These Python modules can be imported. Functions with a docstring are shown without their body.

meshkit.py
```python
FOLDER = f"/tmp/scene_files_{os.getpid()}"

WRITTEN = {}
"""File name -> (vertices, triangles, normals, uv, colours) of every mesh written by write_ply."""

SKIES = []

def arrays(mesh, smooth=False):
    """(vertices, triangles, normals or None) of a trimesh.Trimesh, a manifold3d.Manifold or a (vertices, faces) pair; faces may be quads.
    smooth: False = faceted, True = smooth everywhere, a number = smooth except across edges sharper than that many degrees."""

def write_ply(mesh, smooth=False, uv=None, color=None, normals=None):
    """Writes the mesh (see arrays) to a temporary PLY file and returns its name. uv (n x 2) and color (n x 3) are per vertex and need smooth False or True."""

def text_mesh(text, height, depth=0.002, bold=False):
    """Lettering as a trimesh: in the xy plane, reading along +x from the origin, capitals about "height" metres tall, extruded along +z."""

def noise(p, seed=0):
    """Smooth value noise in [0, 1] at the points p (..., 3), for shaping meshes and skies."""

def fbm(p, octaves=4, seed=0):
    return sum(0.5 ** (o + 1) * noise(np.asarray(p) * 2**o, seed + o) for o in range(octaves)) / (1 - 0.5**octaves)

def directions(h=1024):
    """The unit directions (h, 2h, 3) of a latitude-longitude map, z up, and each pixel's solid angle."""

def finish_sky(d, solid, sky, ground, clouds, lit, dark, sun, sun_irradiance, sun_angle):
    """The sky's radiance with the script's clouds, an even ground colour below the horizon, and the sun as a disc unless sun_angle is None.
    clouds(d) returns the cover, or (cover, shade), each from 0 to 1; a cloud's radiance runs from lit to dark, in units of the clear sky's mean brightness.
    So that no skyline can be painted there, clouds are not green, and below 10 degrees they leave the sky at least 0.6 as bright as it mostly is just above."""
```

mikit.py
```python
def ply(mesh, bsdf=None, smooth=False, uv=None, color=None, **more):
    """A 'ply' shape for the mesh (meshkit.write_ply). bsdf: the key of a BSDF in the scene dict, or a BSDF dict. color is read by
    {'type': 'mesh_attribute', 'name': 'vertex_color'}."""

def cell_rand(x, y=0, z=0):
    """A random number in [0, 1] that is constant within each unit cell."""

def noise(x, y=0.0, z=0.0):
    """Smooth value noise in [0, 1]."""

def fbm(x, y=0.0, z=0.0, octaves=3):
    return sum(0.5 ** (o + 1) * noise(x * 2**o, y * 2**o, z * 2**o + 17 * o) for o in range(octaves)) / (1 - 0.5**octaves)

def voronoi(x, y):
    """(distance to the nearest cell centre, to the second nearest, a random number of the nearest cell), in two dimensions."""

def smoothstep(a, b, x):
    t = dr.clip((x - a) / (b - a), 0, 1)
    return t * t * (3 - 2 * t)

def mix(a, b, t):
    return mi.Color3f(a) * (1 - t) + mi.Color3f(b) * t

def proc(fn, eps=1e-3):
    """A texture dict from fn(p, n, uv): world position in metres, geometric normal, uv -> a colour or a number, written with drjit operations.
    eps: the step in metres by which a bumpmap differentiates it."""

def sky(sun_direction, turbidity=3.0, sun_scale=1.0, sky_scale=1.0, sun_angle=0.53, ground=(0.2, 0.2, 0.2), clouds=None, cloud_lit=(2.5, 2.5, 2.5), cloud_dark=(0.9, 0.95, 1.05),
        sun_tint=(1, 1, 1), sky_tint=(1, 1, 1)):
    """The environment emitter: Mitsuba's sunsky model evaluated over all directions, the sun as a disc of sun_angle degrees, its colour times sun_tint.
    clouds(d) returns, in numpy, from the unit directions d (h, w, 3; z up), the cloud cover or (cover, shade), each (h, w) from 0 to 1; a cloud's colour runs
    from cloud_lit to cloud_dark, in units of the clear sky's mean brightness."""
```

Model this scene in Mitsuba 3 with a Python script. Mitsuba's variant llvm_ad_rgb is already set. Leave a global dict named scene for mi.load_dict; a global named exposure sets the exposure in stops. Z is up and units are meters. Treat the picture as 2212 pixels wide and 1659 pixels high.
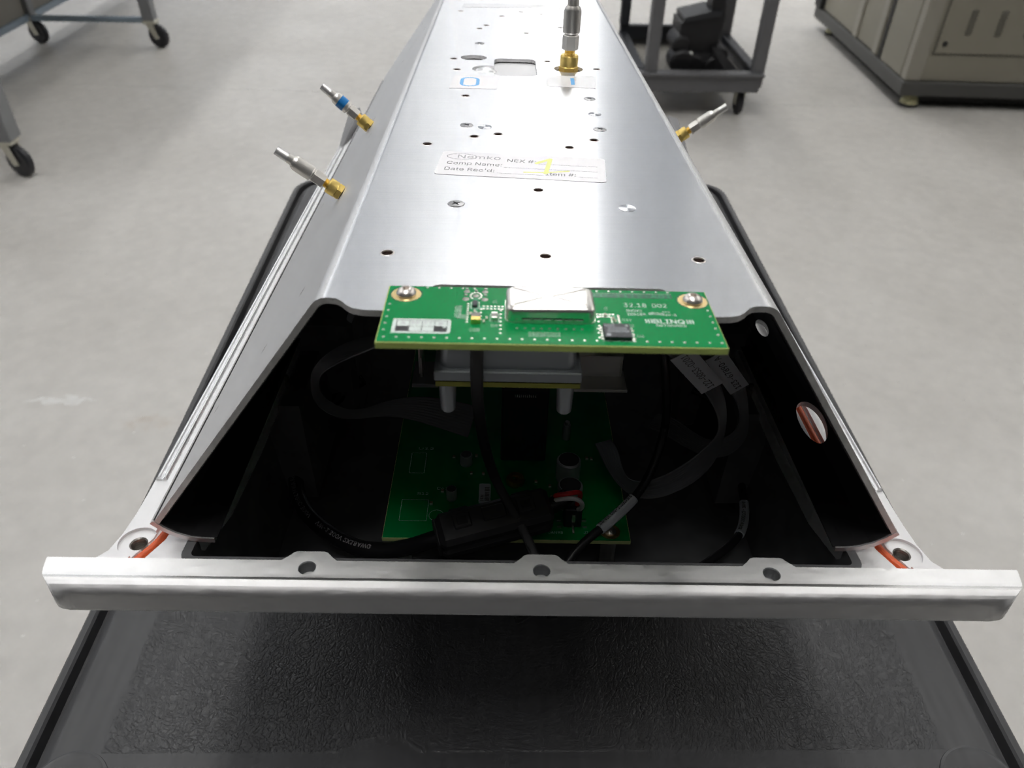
import math, random
import numpy as np, trimesh, manifold3d as m3
import drjit as dr
import mitsuba as mi
import mikit, meshkit
from mikit import proc, noise, fbm, voronoi, smoothstep, mix, cell_rand
from shapely.geometry import Polygon, LineString, Point, box as sbox
from shapely import affinity
from shapely.ops import unary_union
from scipy.interpolate import CubicSpline

random.seed(4); rng = np.random.default_rng(4)
T = mi.ScalarTransform4f
scene, labels = {}, {}
exposure = 0.22

# ------------------------------------------------------------------ camera
# world: z up, floor at 0. The hand-held camera stands over the near end of the trolley.
CAM = np.array([0.0, 0.0, 1.1053])
RC = np.array([[0.99972, -0.0145, 0.01845], [0.00531, -0.62592, -0.77987], [0.02286, 0.77975, -0.62567]])   # rows: right, down, forward
M = np.eye(4); M[:3, 0], M[:3, 1], M[:3, 2], M[:3, 3] = -RC[0], -RC[1], RC[2], CAM
scene['camera'] = {'type': 'thinlens', 'to_world': T(M.tolist()), 'fov': 2 * math.degrees(math.atan(1106 / 1660)), 'fov_axis': 'x',
                   'aperture_radius': 0.0006, 'focus_distance': 0.27, 'near_clip': 0.01, 'far_clip': 100.0}

# ------------------------------------------------------------------ light values
LAMP = 7.5           # radiance of the ceiling lamps
LAMP_RGB = (1.0, 0.985, 0.95)
WIN_RGB = (1.5, 1.8, 2.3)

# ------------------------------------------------------------------ materials
def mat(name, **k):
    scene[name] = {'type': 'twosided', 'bsdf': {'type': 'principled', **k}} if k.get('spec_trans', 0) == 0 else {'type': 'principled', **k}
    return name
def rgb(r, g, b): return {'type': 'rgb', 'value': [r, g, b]}
def bumped(name, inner, fn, eps=2e-4, scale=1.0):
    scene[name] = {'type': 'twosided', 'bsdf': {'type': 'bumpmap', 'arbitrary': proc(fn, eps), 'scale': scale, 'bsdf': inner}}
    return name

def floor_col(p, n, uv):
    c = mix((.515, .495, .468), (.615, .597, .57), fbm(p.x * 3, p.y * 3, 1.0, octaves=4))
    c = c * (0.93 + 0.14 * fbm(p.x * 34, p.y * 34, 2.0, octaves=3))
    f, s, w = voronoi(p.x * 26, p.y * 26)
    c = mix(c, (.74, .73, .71), dr.select(w > .955, smoothstep(.16, .03, f + .12 * noise(p.x * 220, p.y * 220, 3)), 0.0) * .7)
    f2, s2, w2 = voronoi(p.x * 17 + 5, p.y * 17)
    c = mix(c, (.36, .35, .33), dr.select(w2 > .93, smoothstep(.13, .02, f2 + .12 * noise(p.x * 180, p.y * 180, 6)), 0.0) * .45)
    # scuff of white paint and a brown stain left of the trolley
    wob = (noise(p.x * 60, p.y * 60) - .5) * .02
    d = dr.sqrt(dr.square((p.x + .955) / .085) + dr.square((p.y - 1.312 + wob) / .014))
    c = mix(c, (.75, .75, .74), smoothstep(1.1, .6, d) * (.35 + .4 * noise(p.x * 90, p.y * 140)))
    d = dr.sqrt(dr.square((p.x + .735) / .075) + dr.square((p.y - 1.24 + wob) / .03))
    c = mix(c, (.44, .37, .30), smoothstep(1.1, .3, d) * .5 * noise(p.x * 110, p.y * 60))
    return c
def floor_rough(p, n, uv): return 0.30 + 0.22 * fbm(p.x * 2.2, p.y * 2.2, 7.0, octaves=3)
mat('concrete', base_color=proc(floor_col), roughness=proc(floor_rough), specular=.5)
mat('wall_paint', base_color=rgb(.74, .79, .87), roughness=.8, specular=.2)
mat('blocker_dark', base_color=rgb(.06, .06, .063), roughness=.8, specular=.2)  # for the added blocker: dark, to bounce little light
mat('ceiling_paint', base_color=rgb(.84, .87, .92), roughness=.9, specular=.1)

# brushed aluminium: grain runs along x, so reflections spread along y
def brush(p): return noise(p.x * 9, p.y * 2600, p.z * 2600)
def alu_tint(p, n, uv): return mix((.87, .885, .915), (.935, .945, .965), brush(p)) * (0.985 + .03 * fbm(p.x * 30, p.y * 30, p.z * 30))
scene['brushed_aluminium'] = {'type': 'twosided', 'bsdf': {'type': 'roughconductor', 'material': 'none', 'distribution': 'ggx', 'alpha_u': .022, 'alpha_v': .18,
                                                           'specular_reflectance': proc(alu_tint)}}
def side_tint(p, n, uv):
    c = mix((.88, .88, .885), (.95, .95, .955), fbm(p.x * 40, p.y * 12, p.z * 40))
    f, s, w = voronoi(p.y * 42, p.z * 60)
    return mix(c, (.4, .39, .38), dr.select(w > .88, smoothstep(.10, .02, f), 0.0) * .7)
scene['rolled_aluminium'] = {'type': 'twosided', 'bsdf': {'type': 'roughconductor', 'material': 'none', 'distribution': 'ggx', 'alpha_u': .27, 'alpha_v': .27, 'specular_reflectance': proc(side_tint)}}
def cut_tint(p, n, uv): return mix((.50, .50, .49), (.66, .66, .65), noise(p.x * 900, p.y * 900, p.z * 300))
scene['sheared_aluminium'] = {'type': 'twosided', 'bsdf': {'type': 'roughconductor', 'material': 'none', 'alpha': .42, 'specular_reflectance': proc(cut_tint)}}
def cast_tint(p, n, uv): return mix((.88, .88, .875), (.97, .97, .965), fbm(p.x * 160, p.y * 160, p.z * 160))
def cast_bump(p, n, uv): return 2.2e-4 * fbm(p.x * 230, p.y * 420, p.z * 420, octaves=3)
bumped('cast_aluminium', {'type': 'roughconductor', 'material': 'none', 'alpha': .42, 'specular_reflectance': proc(cast_tint)}, cast_bump, 3e-4)
mat('milled_aluminium', base_color=rgb(.95, .95, .955), metallic=1.0, roughness=.6)
scene['polished_aluminium'] = {'type': 'twosided', 'bsdf': {'type': 'roughconductor', 'material': 'none', 'alpha': .2, 'specular_reflectance': rgb(.96, .965, .97)}}
def shaded_cast(p, n, uv): return mix((.062, .064, .066), (.105, .107, .11), fbm(p.x * 120, p.y * 120, p.z * 120))  # shade painted in: darker than the same casting outside
bumped('shaded_casting', {'type': 'principled', 'base_color': proc(shaded_cast), 'roughness': .38, 'specular': .6}, lambda p, n, uv: 2.0e-4 * fbm(p.x * 300, p.y * 300, p.z * 300), 3e-4)
mat('black_film', base_color=rgb(.014, .014, .015), roughness=.5, specular=.25)
mat('grey_casting', base_color=rgb(.26, .28, .30), metallic=.6, roughness=.42)
mat('satin_plate', base_color=rgb(.62, .61, .59), metallic=.4, roughness=.45)
mat('lug_grey', base_color=rgb(.16, .16, .165), roughness=.45, metallic=.3)
mat('steel', base_color=rgb(.76, .75, .73), metallic=1.0, roughness=.36)
mat('bright_steel', base_color=rgb(.66, .65, .64), metallic=1.0, roughness=.22)
mat('bore_grey', base_color=rgb(.085, .09, .095), roughness=.5)
mat('dark_steel', base_color=rgb(.30, .28, .26), metallic=1.0, roughness=.35)
mat('nickel', base_color=rgb(.80, .775, .73), metallic=1.0, roughness=.4)
def knurl(p, n, uv): return 1.2e-4 * (dr.sin(p.z * 9000) * dr.sin(p.y * 9000))
mat('screw_steel', base_color=rgb(.84, .78, .73), metallic=1.0, roughness=.30)
mat('bronze_thread', base_color=rgb(.20, .14, .12), metallic=1.0, roughness=.35)
mat('gold', base_color=rgb(.95, .70, .22), metallic=1.0, roughness=.36)
mat('pad_gold', base_color=rgb(.90, .68, .33), metallic=1.0, roughness=.35)
def mask_green(p, n, uv): return mix((.001, .205, .052), (.002, .25, .066), fbm(p.x * 60, p.y * 60, 3.0))
mat('solder_green', base_color=proc(mask_green), roughness=.35, specular=.1)
mat('trace_green', base_color=rgb(.006, .26, .10), roughness=.3)
mat('dark_mask', base_color=rgb(.006, .10, .045), roughness=.3)
mat('board_edge', base_color=rgb(.40, .50, .13), roughness=.6)
mat('olive_edge', base_color=rgb(.20, .20, .02), roughness=.6)
mat('inner_edge', base_color=rgb(.56, .62, .28), roughness=.6)
mat('silk_white', base_color=rgb(.72, .80, .76), roughness=.6)
mat('inner_silk', base_color=rgb(.66, .74, .70), roughness=.6)
mat('can_metal', base_color=rgb(.82, .79, .74), metallic=1.0, roughness=.28)
mat('slot_light', base_color=rgb(.9, .85, .82), metallic=1.0, roughness=.5)
mat('chip_black', base_color=rgb(.018, .020, .026), roughness=.4)
mat('chip_ink', base_color=rgb(.42, .44, .48), roughness=.5)
mat('ceramic_brown', base_color=rgb(.30, .21, .12), roughness=.4)
mat('ceramic_grey', base_color=rgb(.22, .20, .19), roughness=.4)
mat('tin', base_color=rgb(.85, .82, .76), metallic=1.0, roughness=.3)
mat('label_white', base_color=rgb(.93, .92, .94), roughness=.45, specular=.4)
mat('label_tape', base_color=rgb(.86, .86, .87), roughness=.3, specular=.5)
mat('ink_black', base_color=rgb(.02, .02, .022), roughness=.5)
mat('ink_grey', base_color=rgb(.20, .20, .21), roughness=.5)
mat('ink_line', base_color=rgb(.42, .42, .44), roughness=.5)
mat('ink_blue', base_color=rgb(.17, .46, .80), roughness=.5)
mat('ink_yellow', base_color=rgb(.88, .91, .36), roughness=.5)
mat('band_blue', base_color=rgb(.012, .17, .46), roughness=.35)
mat('gasket_red', base_color=rgb(.62, .10, .025), roughness=.45)
mat('cable_black', base_color=rgb(.008, .008, .009), roughness=.34, specular=.4)
mat('sleeve_white', base_color=rgb(.62, .65, .68), roughness=.5)
mat('ribbon_grey', base_color=rgb(.135, .138, .145), roughness=.5)
mat('ribbon_black', base_color=rgb(.014, .014, .016), roughness=.5)
mat('ribbon_label', base_color=rgb(.50, .52, .54), roughness=.6)
mat('strap_black', base_color=rgb(.006, .006, .007), roughness=.55)
mat('ferrite_plastic', base_color=rgb(.022, .022, .024), roughness=.42)
mat('capacitor_can', base_color=rgb(.42, .43, .44), metallic=.4, roughness=.35)
mat('capacitor_top', base_color=rgb(.03, .03, .032), roughness=.35)
mat('wire_red', base_color=rgb(.55, .02, .02), roughness=.4)
mat('wire_white', base_color=rgb(.75, .75, .73), roughness=.4)
mat('copper', base_color=rgb(.60, .42, .12), metallic=1.0, roughness=.4)
mat('backing_white', base_color=rgb(.72, .72, .73), roughness=.5, metallic=.3)

# moulded black plastic of the trolley: pebble grain everywhere except smooth bands
def pebble(p, n, uv):
    wx, wy = noise(p.x * 480, p.y * 480, 1) * .0024, noise(p.x * 480, p.y * 480, 5) * .0024
    f, s, w = voronoi((p.x + wx) * 540, (p.y + wy) * 540)
    grain = smoothstep(.02, .28, s - f)
    cx, cy = p.x - .0135, p.y
    inside = smoothstep(.1715, .1665, dr.abs(p.x - .0142)) * smoothstep(.1465, .1475, p.y) * smoothstep(.655, .648, p.y)
    disc = smoothstep(.0212, .0222, dr.sqrt(dr.square(p.x + .0445) + dr.square(p.y - .1315)))
    fine = .00002 * noise(p.x * 900, p.y * 900, 3) + .00002 * noise(p.x * 1500, p.y * 90, 8) * (1 - inside)
    return .00034 * grain * inside * disc + fine
def plastic_col(p, n, uv):
    s = fbm(p.x * 26, p.y * 26, 2.0)
    return mix((.040, .0405, .043), (.062, .0625, .065), s) * (.9 + .2 * noise(p.x * 420, p.y * 60, 4.0))
bumped('trolley_plastic', {'type': 'principled', 'base_color': proc(plastic_col), 'roughness': .46, 'specular': .45}, pebble, 2.5e-4)
mat('trolley_smooth', base_color=proc(plastic_col), roughness=.42, specular=.45)
mat('cart_grey', base_color=rgb(.105, .105, .110), roughness=.5)
mat('bluish_black', base_color=rgb(.014, .016, .020), roughness=.45)
mat('shelf_liner', base_color=rgb(.21, .20, .18), roughness=.7)
mat('gear_black', base_color=rgb(.007, .007, .008), roughness=.5)
mat('wheel_black', base_color=rgb(.012, .013, .016), roughness=.45)
mat('zinc', base_color=rgb(.58, .56, .48), metallic=.6, roughness=.4)
mat('bench_grey', base_color=rgb(.17, .175, .18), roughness=.45)
mat('bench_blue', base_color=rgb(.24, .30, .36), roughness=.4)
mat('bench_panel', base_color=rgb(.20, .19, .165), roughness=.6)
mat('cabinet_beige', base_color=rgb(.235, .22, .175), roughness=.5)
mat('cabinet_rail', base_color=rgb(.27, .255, .215), roughness=.5)
mat('cabinet_plinth', base_color=rgb(.060, .060, .056), roughness=.5)
mat('cabinet_slot', base_color=rgb(.105, .10, .08), roughness=.7)
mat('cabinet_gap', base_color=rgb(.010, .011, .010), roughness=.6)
mat('foot_cream', base_color=rgb(.50, .47, .27), roughness=.5)
mat('lamp_housing', base_color=rgb(.7, .7, .7), roughness=.5)

# ------------------------------------------------------------------ helpers
DEV = np.array([[0.99991, 0.01055, 0.00831], [-0.01105, 0.99804, 0.06157], [-0.00764, -0.06166, 0.99807]])   # the unit lies tipped 3.5 degrees nose-up
ORG = np.array([0.01131, 0.14789, 0.93207])
SHIFT = 0.0
HOLD = np.array([-11, -158.4, 163.7])      # the housing was measured at 1/1.043 of its size about this point
def dev(m):                      # millimetres of the radio unit -> world metres
    m = m.copy(); m.vertices = (np.asarray(m.vertices) / 1000.0) @ DEV.T + ORG; return m
def key_of(name):
    if name not in scene and not any(k.startswith(name + '__') for k in scene): return name
    i = 1
    while f'{name}_{i:03d}' in scene or any(k.startswith(f'{name}_{i:03d}__') for k in scene): i += 1
    return f'{name}_{i:03d}'
def thing(name, label, cat, group=None):
    k = key_of(name)
    labels[k] = {'label': label, 'category': cat}
    if group: labels[k]['group'] = group
    scene.setdefault(k + '__', None); del scene[k + '__']
    return k
def add(name, mesh, m, parent=None, label=None, smooth=False, world=False, kind=None, **more):
    mesh = fix(mesh)
    if not world:
        if SHIFT: mesh = mesh.copy(); mesh.apply_translation([SHIFT, 0, 0])
        if parent and parent.startswith('radio_housing'): mesh = mesh.copy(); mesh.vertices = HOLD + (np.asarray(mesh.vertices) - HOLD) * 1.043
        mesh = dev(mesh)
    k = key_of((parent + '__' if parent else '') + name)
    scene[k] = mikit.ply(mesh, m, smooth=smooth, **more)
    if label or kind:
        labels[k] = {}
        if label: labels[k]['label'] = label
        if kind: labels[k]['kind'] = kind
    return k
def fix(m):
    if isinstance(m, (list, tuple)): m = trimesh.util.concatenate([fix(x) for x in m])
    if hasattr(m, 'to_mesh'):
        q = m.to_mesh(); m = trimesh.Trimesh(q.vert_properties[:, :3], q.tri_verts, process=False)
    return m
def man(m):
    m = m if isinstance(m, trimesh.Trimesh) else fix(m)
    m = m.copy(); m.merge_vertices()
    return m3.Manifold(m3.Mesh(np.asarray(m.vertices, np.float32), np.asarray(m.faces, np.uint32)))
def bx(x0, x1, y0, y1, z0, z1, c=0.0):
    if c <= 0:
        return trimesh.creation.box(bounds=[[x0, y0, z0], [x1, y1, z1]])
    c = min(c, .49 * min(x1 - x0, y1 - y0, z1 - z0)); P = []
    for a in (0, 1, 2):
        lo, hi = np.array([x0, y0, z0], float) + c, np.array([x1, y1, z1], float) - c
        lo[a] -= c; hi[a] += c
        P += [[(lo, hi)[i][0], (lo, hi)[j][1], (lo, hi)[k][2]] for i in (0, 1) for j in (0, 1) for k in (0, 1)]
    return trimesh.convex.convex_hull(np.array(P))
def prism(poly, z0, z1):
    gs = getattr(poly, 'geoms', [poly]); out = []
    for g in gs:
        m = trimesh.creation.extrude_polygon(g, z1 - z0, engine='earcut'); m.apply_translation([0, 0, z0]); out.append(m)
    return trimesh.util.concatenate(out) if len(out) > 1 else out[0]
def prism_y(poly_xz, y0, y1):      # polygon in x, z swept along y
    m = prism(poly_xz, 0, y1 - y0)
    v = np.array(m.vertices); m.vertices = np.c_[v[:, 0], y1 - v[:, 2], v[:, 1]]
    return m
def prism_x(poly_yz, x0, x1):
    m = prism(poly_yz, x0, x1)
    v = np.array(m.vertices); m.vertices = np.c_[v[:, 2], v[:, 0], v[:, 1]]
    return m
def frame_to(p0, d):
    d = np.asarray(d, float); d = d / np.linalg.norm(d)
    a = np.array([0, 1, 0.0]) if abs(d[1]) < .9 else np.array([1.0, 0, 0])
    x = np.cross(a, d); x /= np.linalg.norm(x); y = np.cross(d, x)
    M = np.eye(4); M[:3, 0], M[:3, 1], M[:3, 2], M[:3, 3] = x, y, d, p0
    return M
def lathe(prof, n=24, p0=(0, 0, 0), d=(0, 0, 1)):
    m = trimesh.creation.revolve(np.array(prof, float), sections=n)
    if m.volume < 0: m.invert()
    m.apply_transform(frame_to(np.array(p0, float), d)); return m
def cyl(x, y, z0, z1, r, n=20, c=0.0):
    if c > 0: return lathe([(0, z0), (r - c, z0), (r, z0 + c), (r, z1 - c), (r - c, z1), (0, z1)], n, (x, y, 0))
    return lathe([(0, z0), (r, z0), (r, z1), (0, z1)], n, (x, y, 0))
def hexa(z0, z1, r, p0, d, c=.3): return lathe([(0, z0), (r - c, z0), (r, z0 + c), (r, z1 - c), (r - c, z1), (0, z1)], 6, p0, d)
def rr(w, h, r, cx=0, cy=0): return affinity.translate(sbox(-w / 2 + r, -h / 2 + r, w / 2 - r, h / 2 - r).buffer(r, quad_segs=6), cx, cy)
def rring(x0, x1, y0, y1, r, n=8):
    pts = []
    for cx, cy, a in ((x1 - r, y0 + r, -90), (x1 - r, y1 - r, 0), (x0 + r, y1 - r, 90), (x0 + r, y0 + r, 180)):
        pts += [(cx + r * math.cos(math.radians(a + 90 * i / n)), cy + r * math.sin(math.radians(a + 90 * i / n))) for i in range(n + 1)]
    return np.array(pts)
def loft(rings, cap=True):          # rings: [(xy ring, z)]
    n = len(rings[0][0]); V = np.vstack([np.c_[r, np.full(n, z)] for r, z in rings]); F = []
    for k in range(len(rings) - 1):
        for i in range(n):
            a, b, c, d = k * n + i, k * n + (i + 1) % n, (k + 1) * n + (i + 1) % n, (k + 1) * n + i
            F += [[a, b, c], [a, c, d]]
    if cap:
        for i in range(1, n - 1):
            F.append([0, i + 1, i]); o = (len(rings) - 1) * n; F.append([o, o + i, o + i + 1])
    m = trimesh.Trimesh(V, F, process=False)
    if cap and m.volume < 0: m.invert()
    return m
def spline(P, n=60):
    P = np.array(P, float); t = np.r_[0, np.cumsum(np.linalg.norm(np.diff(P, axis=0), axis=1) ** .7)]
    c = CubicSpline(t, P); return c(np.linspace(0, t[-1], n))
def frames(P, up=(0, 0, 1)):
    t = np.gradient(P, axis=0); t /= np.linalg.norm(t, axis=1, keepdims=True)
    n = np.array(up, float)[None] - t * (t @ np.array(up, float))[:, None]
    for i in range(len(n)):
        if np.linalg.norm(n[i]) < 1e-3: n[i] = n[i - 1]
    n /= np.linalg.norm(n, axis=1, keepdims=True)
    return t, n, np.cross(t, n)
def tube(P, r, sides=14, up=(0, 0, 1)):
    P = np.asarray(P, float); t, n, b = frames(P, up); a = np.arange(sides) * 2 * np.pi / sides
    r = np.broadcast_to(r, (len(P),))
    V = (P[:, None] + r[:, None, None] * (np.cos(a)[None, :, None] * n[:, None] + np.sin(a)[None, :, None] * b[:, None])).reshape(-1, 3); F = []
    for i in range(len(P) - 1):
        for j in range(sides):
            q = [i * sides + j, i * sides + (j + 1) % sides, (i + 1) * sides + (j + 1) % sides, (i + 1) * sides + j]
            F += [[q[0], q[1], q[2]], [q[0], q[2], q[3]]]
    for j in range(1, sides - 1):
        F.append([0, j + 1, j]); o = (len(P) - 1) * sides; F.append([o, o + j, o + j + 1])
    m = trimesh.Trimesh(V, F, process=False)
    if m.volume < 0: m.invert()
    return m
def ribbon(E0, E1, th=.5, cond=12, n=70):
    A, B = spline(E0, n), spline(E1, n); t = np.gradient((A + B) / 2, axis=0); w = B - A
    nr = np.cross(t, w); nr /= np.linalg.norm(nr, axis=1, keepdims=True)
    u = np.linspace(0, 1, cond * 4 + 1); h = th * (.55 + .45 * np.abs(np.sin(u * np.pi * cond)))
    top = A[:, None] + u[None, :, None] * w[:, None] + (h / 2)[None, :, None] * nr[:, None]
    bot = A[:, None] + u[None, :, None] * w[:, None] - (h / 2)[None, :, None] * nr[:, None]
    k = len(u); V = np.concatenate([top, bot[:, ::-1]], axis=1); s = 2 * k; F = []
    for i in range(n - 1):
        for j in range(s):
            q = [i * s + j, i * s + (j + 1) % s, (i + 1) * s + (j + 1) % s, (i + 1) * s + j]
            F += [[q[0], q[1], q[2]], [q[0], q[2], q[3]]]
    for j in range(k - 1):
        F.append([j, j + 1, s - 2 - j]); F.append([j, s - 2 - j, s - 1 - j])
        o = (n - 1) * s; F.append([o + j, o + s - 2 - j, o + j + 1]); F.append([o + j, o + s - 1 - j, o + s - 2 - j])
    m = trimesh.Trimesh(V.reshape(-1, 3), F, process=False)
    if m.volume < 0: m.invert()
    return m
TXT = {}
def txt(s, x, y, z, w, h, rot=0.0, depth=.06, bold=False, flip=False):
    """lettering lying on a surface that faces up: left end of the baseline at x, y; width w, capitals h high"""
    if (s, bold) not in TXT: TXT[(s, bold)] = meshkit.text_mesh(s, 1.0, 1.0, bold)
    m = TXT[(s, bold)].copy(); v = np.array(m.vertices)
    v[:, 0] -= v[:, 0].min(); v[:, 0] *= w / v[:, 0].max(); v[:, 1] *= h; v[:, 2] *= depth
    if flip: v[:, 0], v[:, 1] = w - v[:, 0], h - v[:, 1]
    c, q = math.cos(math.radians(rot)), math.sin(math.radians(rot))
    m.vertices = np.c_[x + c * v[:, 0] - q * v[:, 1], y + q * v[:, 0] + c * v[:, 1], z + v[:, 2]]
    return m
def wrap_txt(s, P, r, s0, w, h, a0, flip=False, up=(0, 0, 1)):
    """lettering round a cable: P the centre line, r the radius, s0 the start, a0 the angle from the upward side"""
    P = np.asarray(P, float); L = np.r_[0, np.cumsum(np.linalg.norm(np.diff(P, axis=0), axis=1))]
    t, n, b = frames(P, up)
    m = meshkit.text_mesh(s, 1.0, 1.0, True); v = np.array(m.vertices)
    v[:, 0] -= v[:, 0].min(); v[:, 0] *= w / v[:, 0].max(); v[:, 1] *= h
    sg = -1 if flip else 1
    ss = s0 + (w - v[:, 0] if flip else v[:, 0]); aa = a0 + sg * (v[:, 1] - h / 2) / r
    I = lambda A: np.c_[[np.interp(ss, L, A[:, k]) for k in range(3)]].T
    m.vertices = I(P) + (r + .03 + .06 * v[:, 2])[:, None] * (np.cos(aa)[:, None] * I(n) + np.sin(aa)[:, None] * I(b))
    return m

# ================================================================== the room
SL = -0.045
def fy(x, y): return y + SL * x
slabs = [Polygon([(-12, fy(-12, 3.352) - .0009), (14, fy(14, 3.352) - .0009), (14, -4), (-12, -4)]), Polygon([(-12, fy(-12, 3.352) + .0009), (14, fy(14, 3.352) + .0009), (14, 16), (-12, 16)])]
add('floor', bx(-12, 14, -4, 16, -.3, -.012), 'concrete', world=True, kind='structure')
for s in slabs: add('slab', prism(s, -.012, 0), 'concrete', 'floor', world=True)
add('ceiling', bx(-12, 14, -4, 16, 4.8, 5.0), 'ceiling_paint', world=True, kind='structure')
add('wall_left', bx(-12.2, -12, -4, 16, 0, 4.8), 'wall_paint', world=True, kind='structure')
add('wall_right', bx(14, 14.2, -4, 16, 0, 4.8), 'wall_paint', world=True, kind='structure')
add('wall_back', bx(-12, 14, 16, 16.2, 0, 4.8), 'wall_paint', world=True, kind='structure')
add('added_light_blocker', bx(-12, 14, -1.45, -1.3, 0, 4.8), 'blocker_dark', world=True, kind='structure')  # added, unseen: dark wall behind the camera keeps light out of the cavity
WHERE = ['over the trolley', 'ahead of the trolley', 'second row left of the trolley', 'first row left of the trolley', 'first row right of the trolley', 'second row right of the trolley']
WARM = (1.0, .955, .875)
for (x, w, y0, y1, pw, tint), wh in zip([(-.15, .36, -1.25, 1.6, 2.2, LAMP_RGB), (.56, .34, 4.0, 11, 1.35, LAMP_RGB), (-6.4, .3, 0, 15, .6, LAMP_RGB), (-3.0, .3, 0, 15, .6, LAMP_RGB), (3.9, .3, 0, 15, .6, WARM), (7.4, .3, 0, 15, .6, WARM)], WHERE):
    t = thing('ceiling_light', f'long white linear pendant light under the ceiling, {wh}', 'ceiling light')
    add('housing', bx(x - w / 2 - .015, x + w / 2 + .015, y0 - .015, y1 + .015, 4.35, 4.42), 'lamp_housing', t, world=True)
    for yy in (y0 + .3, y1 - .3): add('suspension_rod', bx(x - .01, x + .01, yy - .01, yy + .01, 4.42, 4.8), 'lamp_housing', t, world=True)
    for nm, z0, z1, f in (('diffuser', 4.335, 4.3495, 1.0), ('added_uplight', 4.4205, 4.43, .50)):  # upper glowing face added to brighten the ceiling mirrored in the cover
        k = add(nm, bx(x - w / 2, x + w / 2, y0, y1, z0, z1), 'lamp_housing', t, world=True)
        scene[k]['emitter'] = {'type': 'area', 'radiance': rgb(*[LAMP * f * pw * c for c in tint])}

# ================================================================== the black trolley
tr = thing('utility_trolley', 'black moulded plastic utility trolley with grooved rim carrying the aluminium radio unit', 'trolley')
X0, X1, Y0, Y1, ZT = -.1856, .2143, -.040, .690, .800
def ins(d, r=.026): return rring(X0 + d, X1 - d, Y0 + d, Y1 - d, max(r - d, .004))
lip = loft([(ins(.0), ZT - .045), (ins(0), ZT - .0012), (ins(.0012), ZT), (ins(.0036), ZT), (ins(.0046), ZT - .001), (ins(.0048), ZT - .045)], cap=False)
add('rim', lip, 'trolley_smooth', tr, world=True, smooth=35)
panel = loft([(ins(.0002), ZT - .05), (ins(.0002), ZT - .0075), (ins(.0080), ZT - .0075), (ins(.0083), ZT - .003), (ins(.0120), ZT - .0004), (ins(.0135), ZT)])
add('deck', panel, 'trolley_plastic', tr, world=True, smooth=35)
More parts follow.
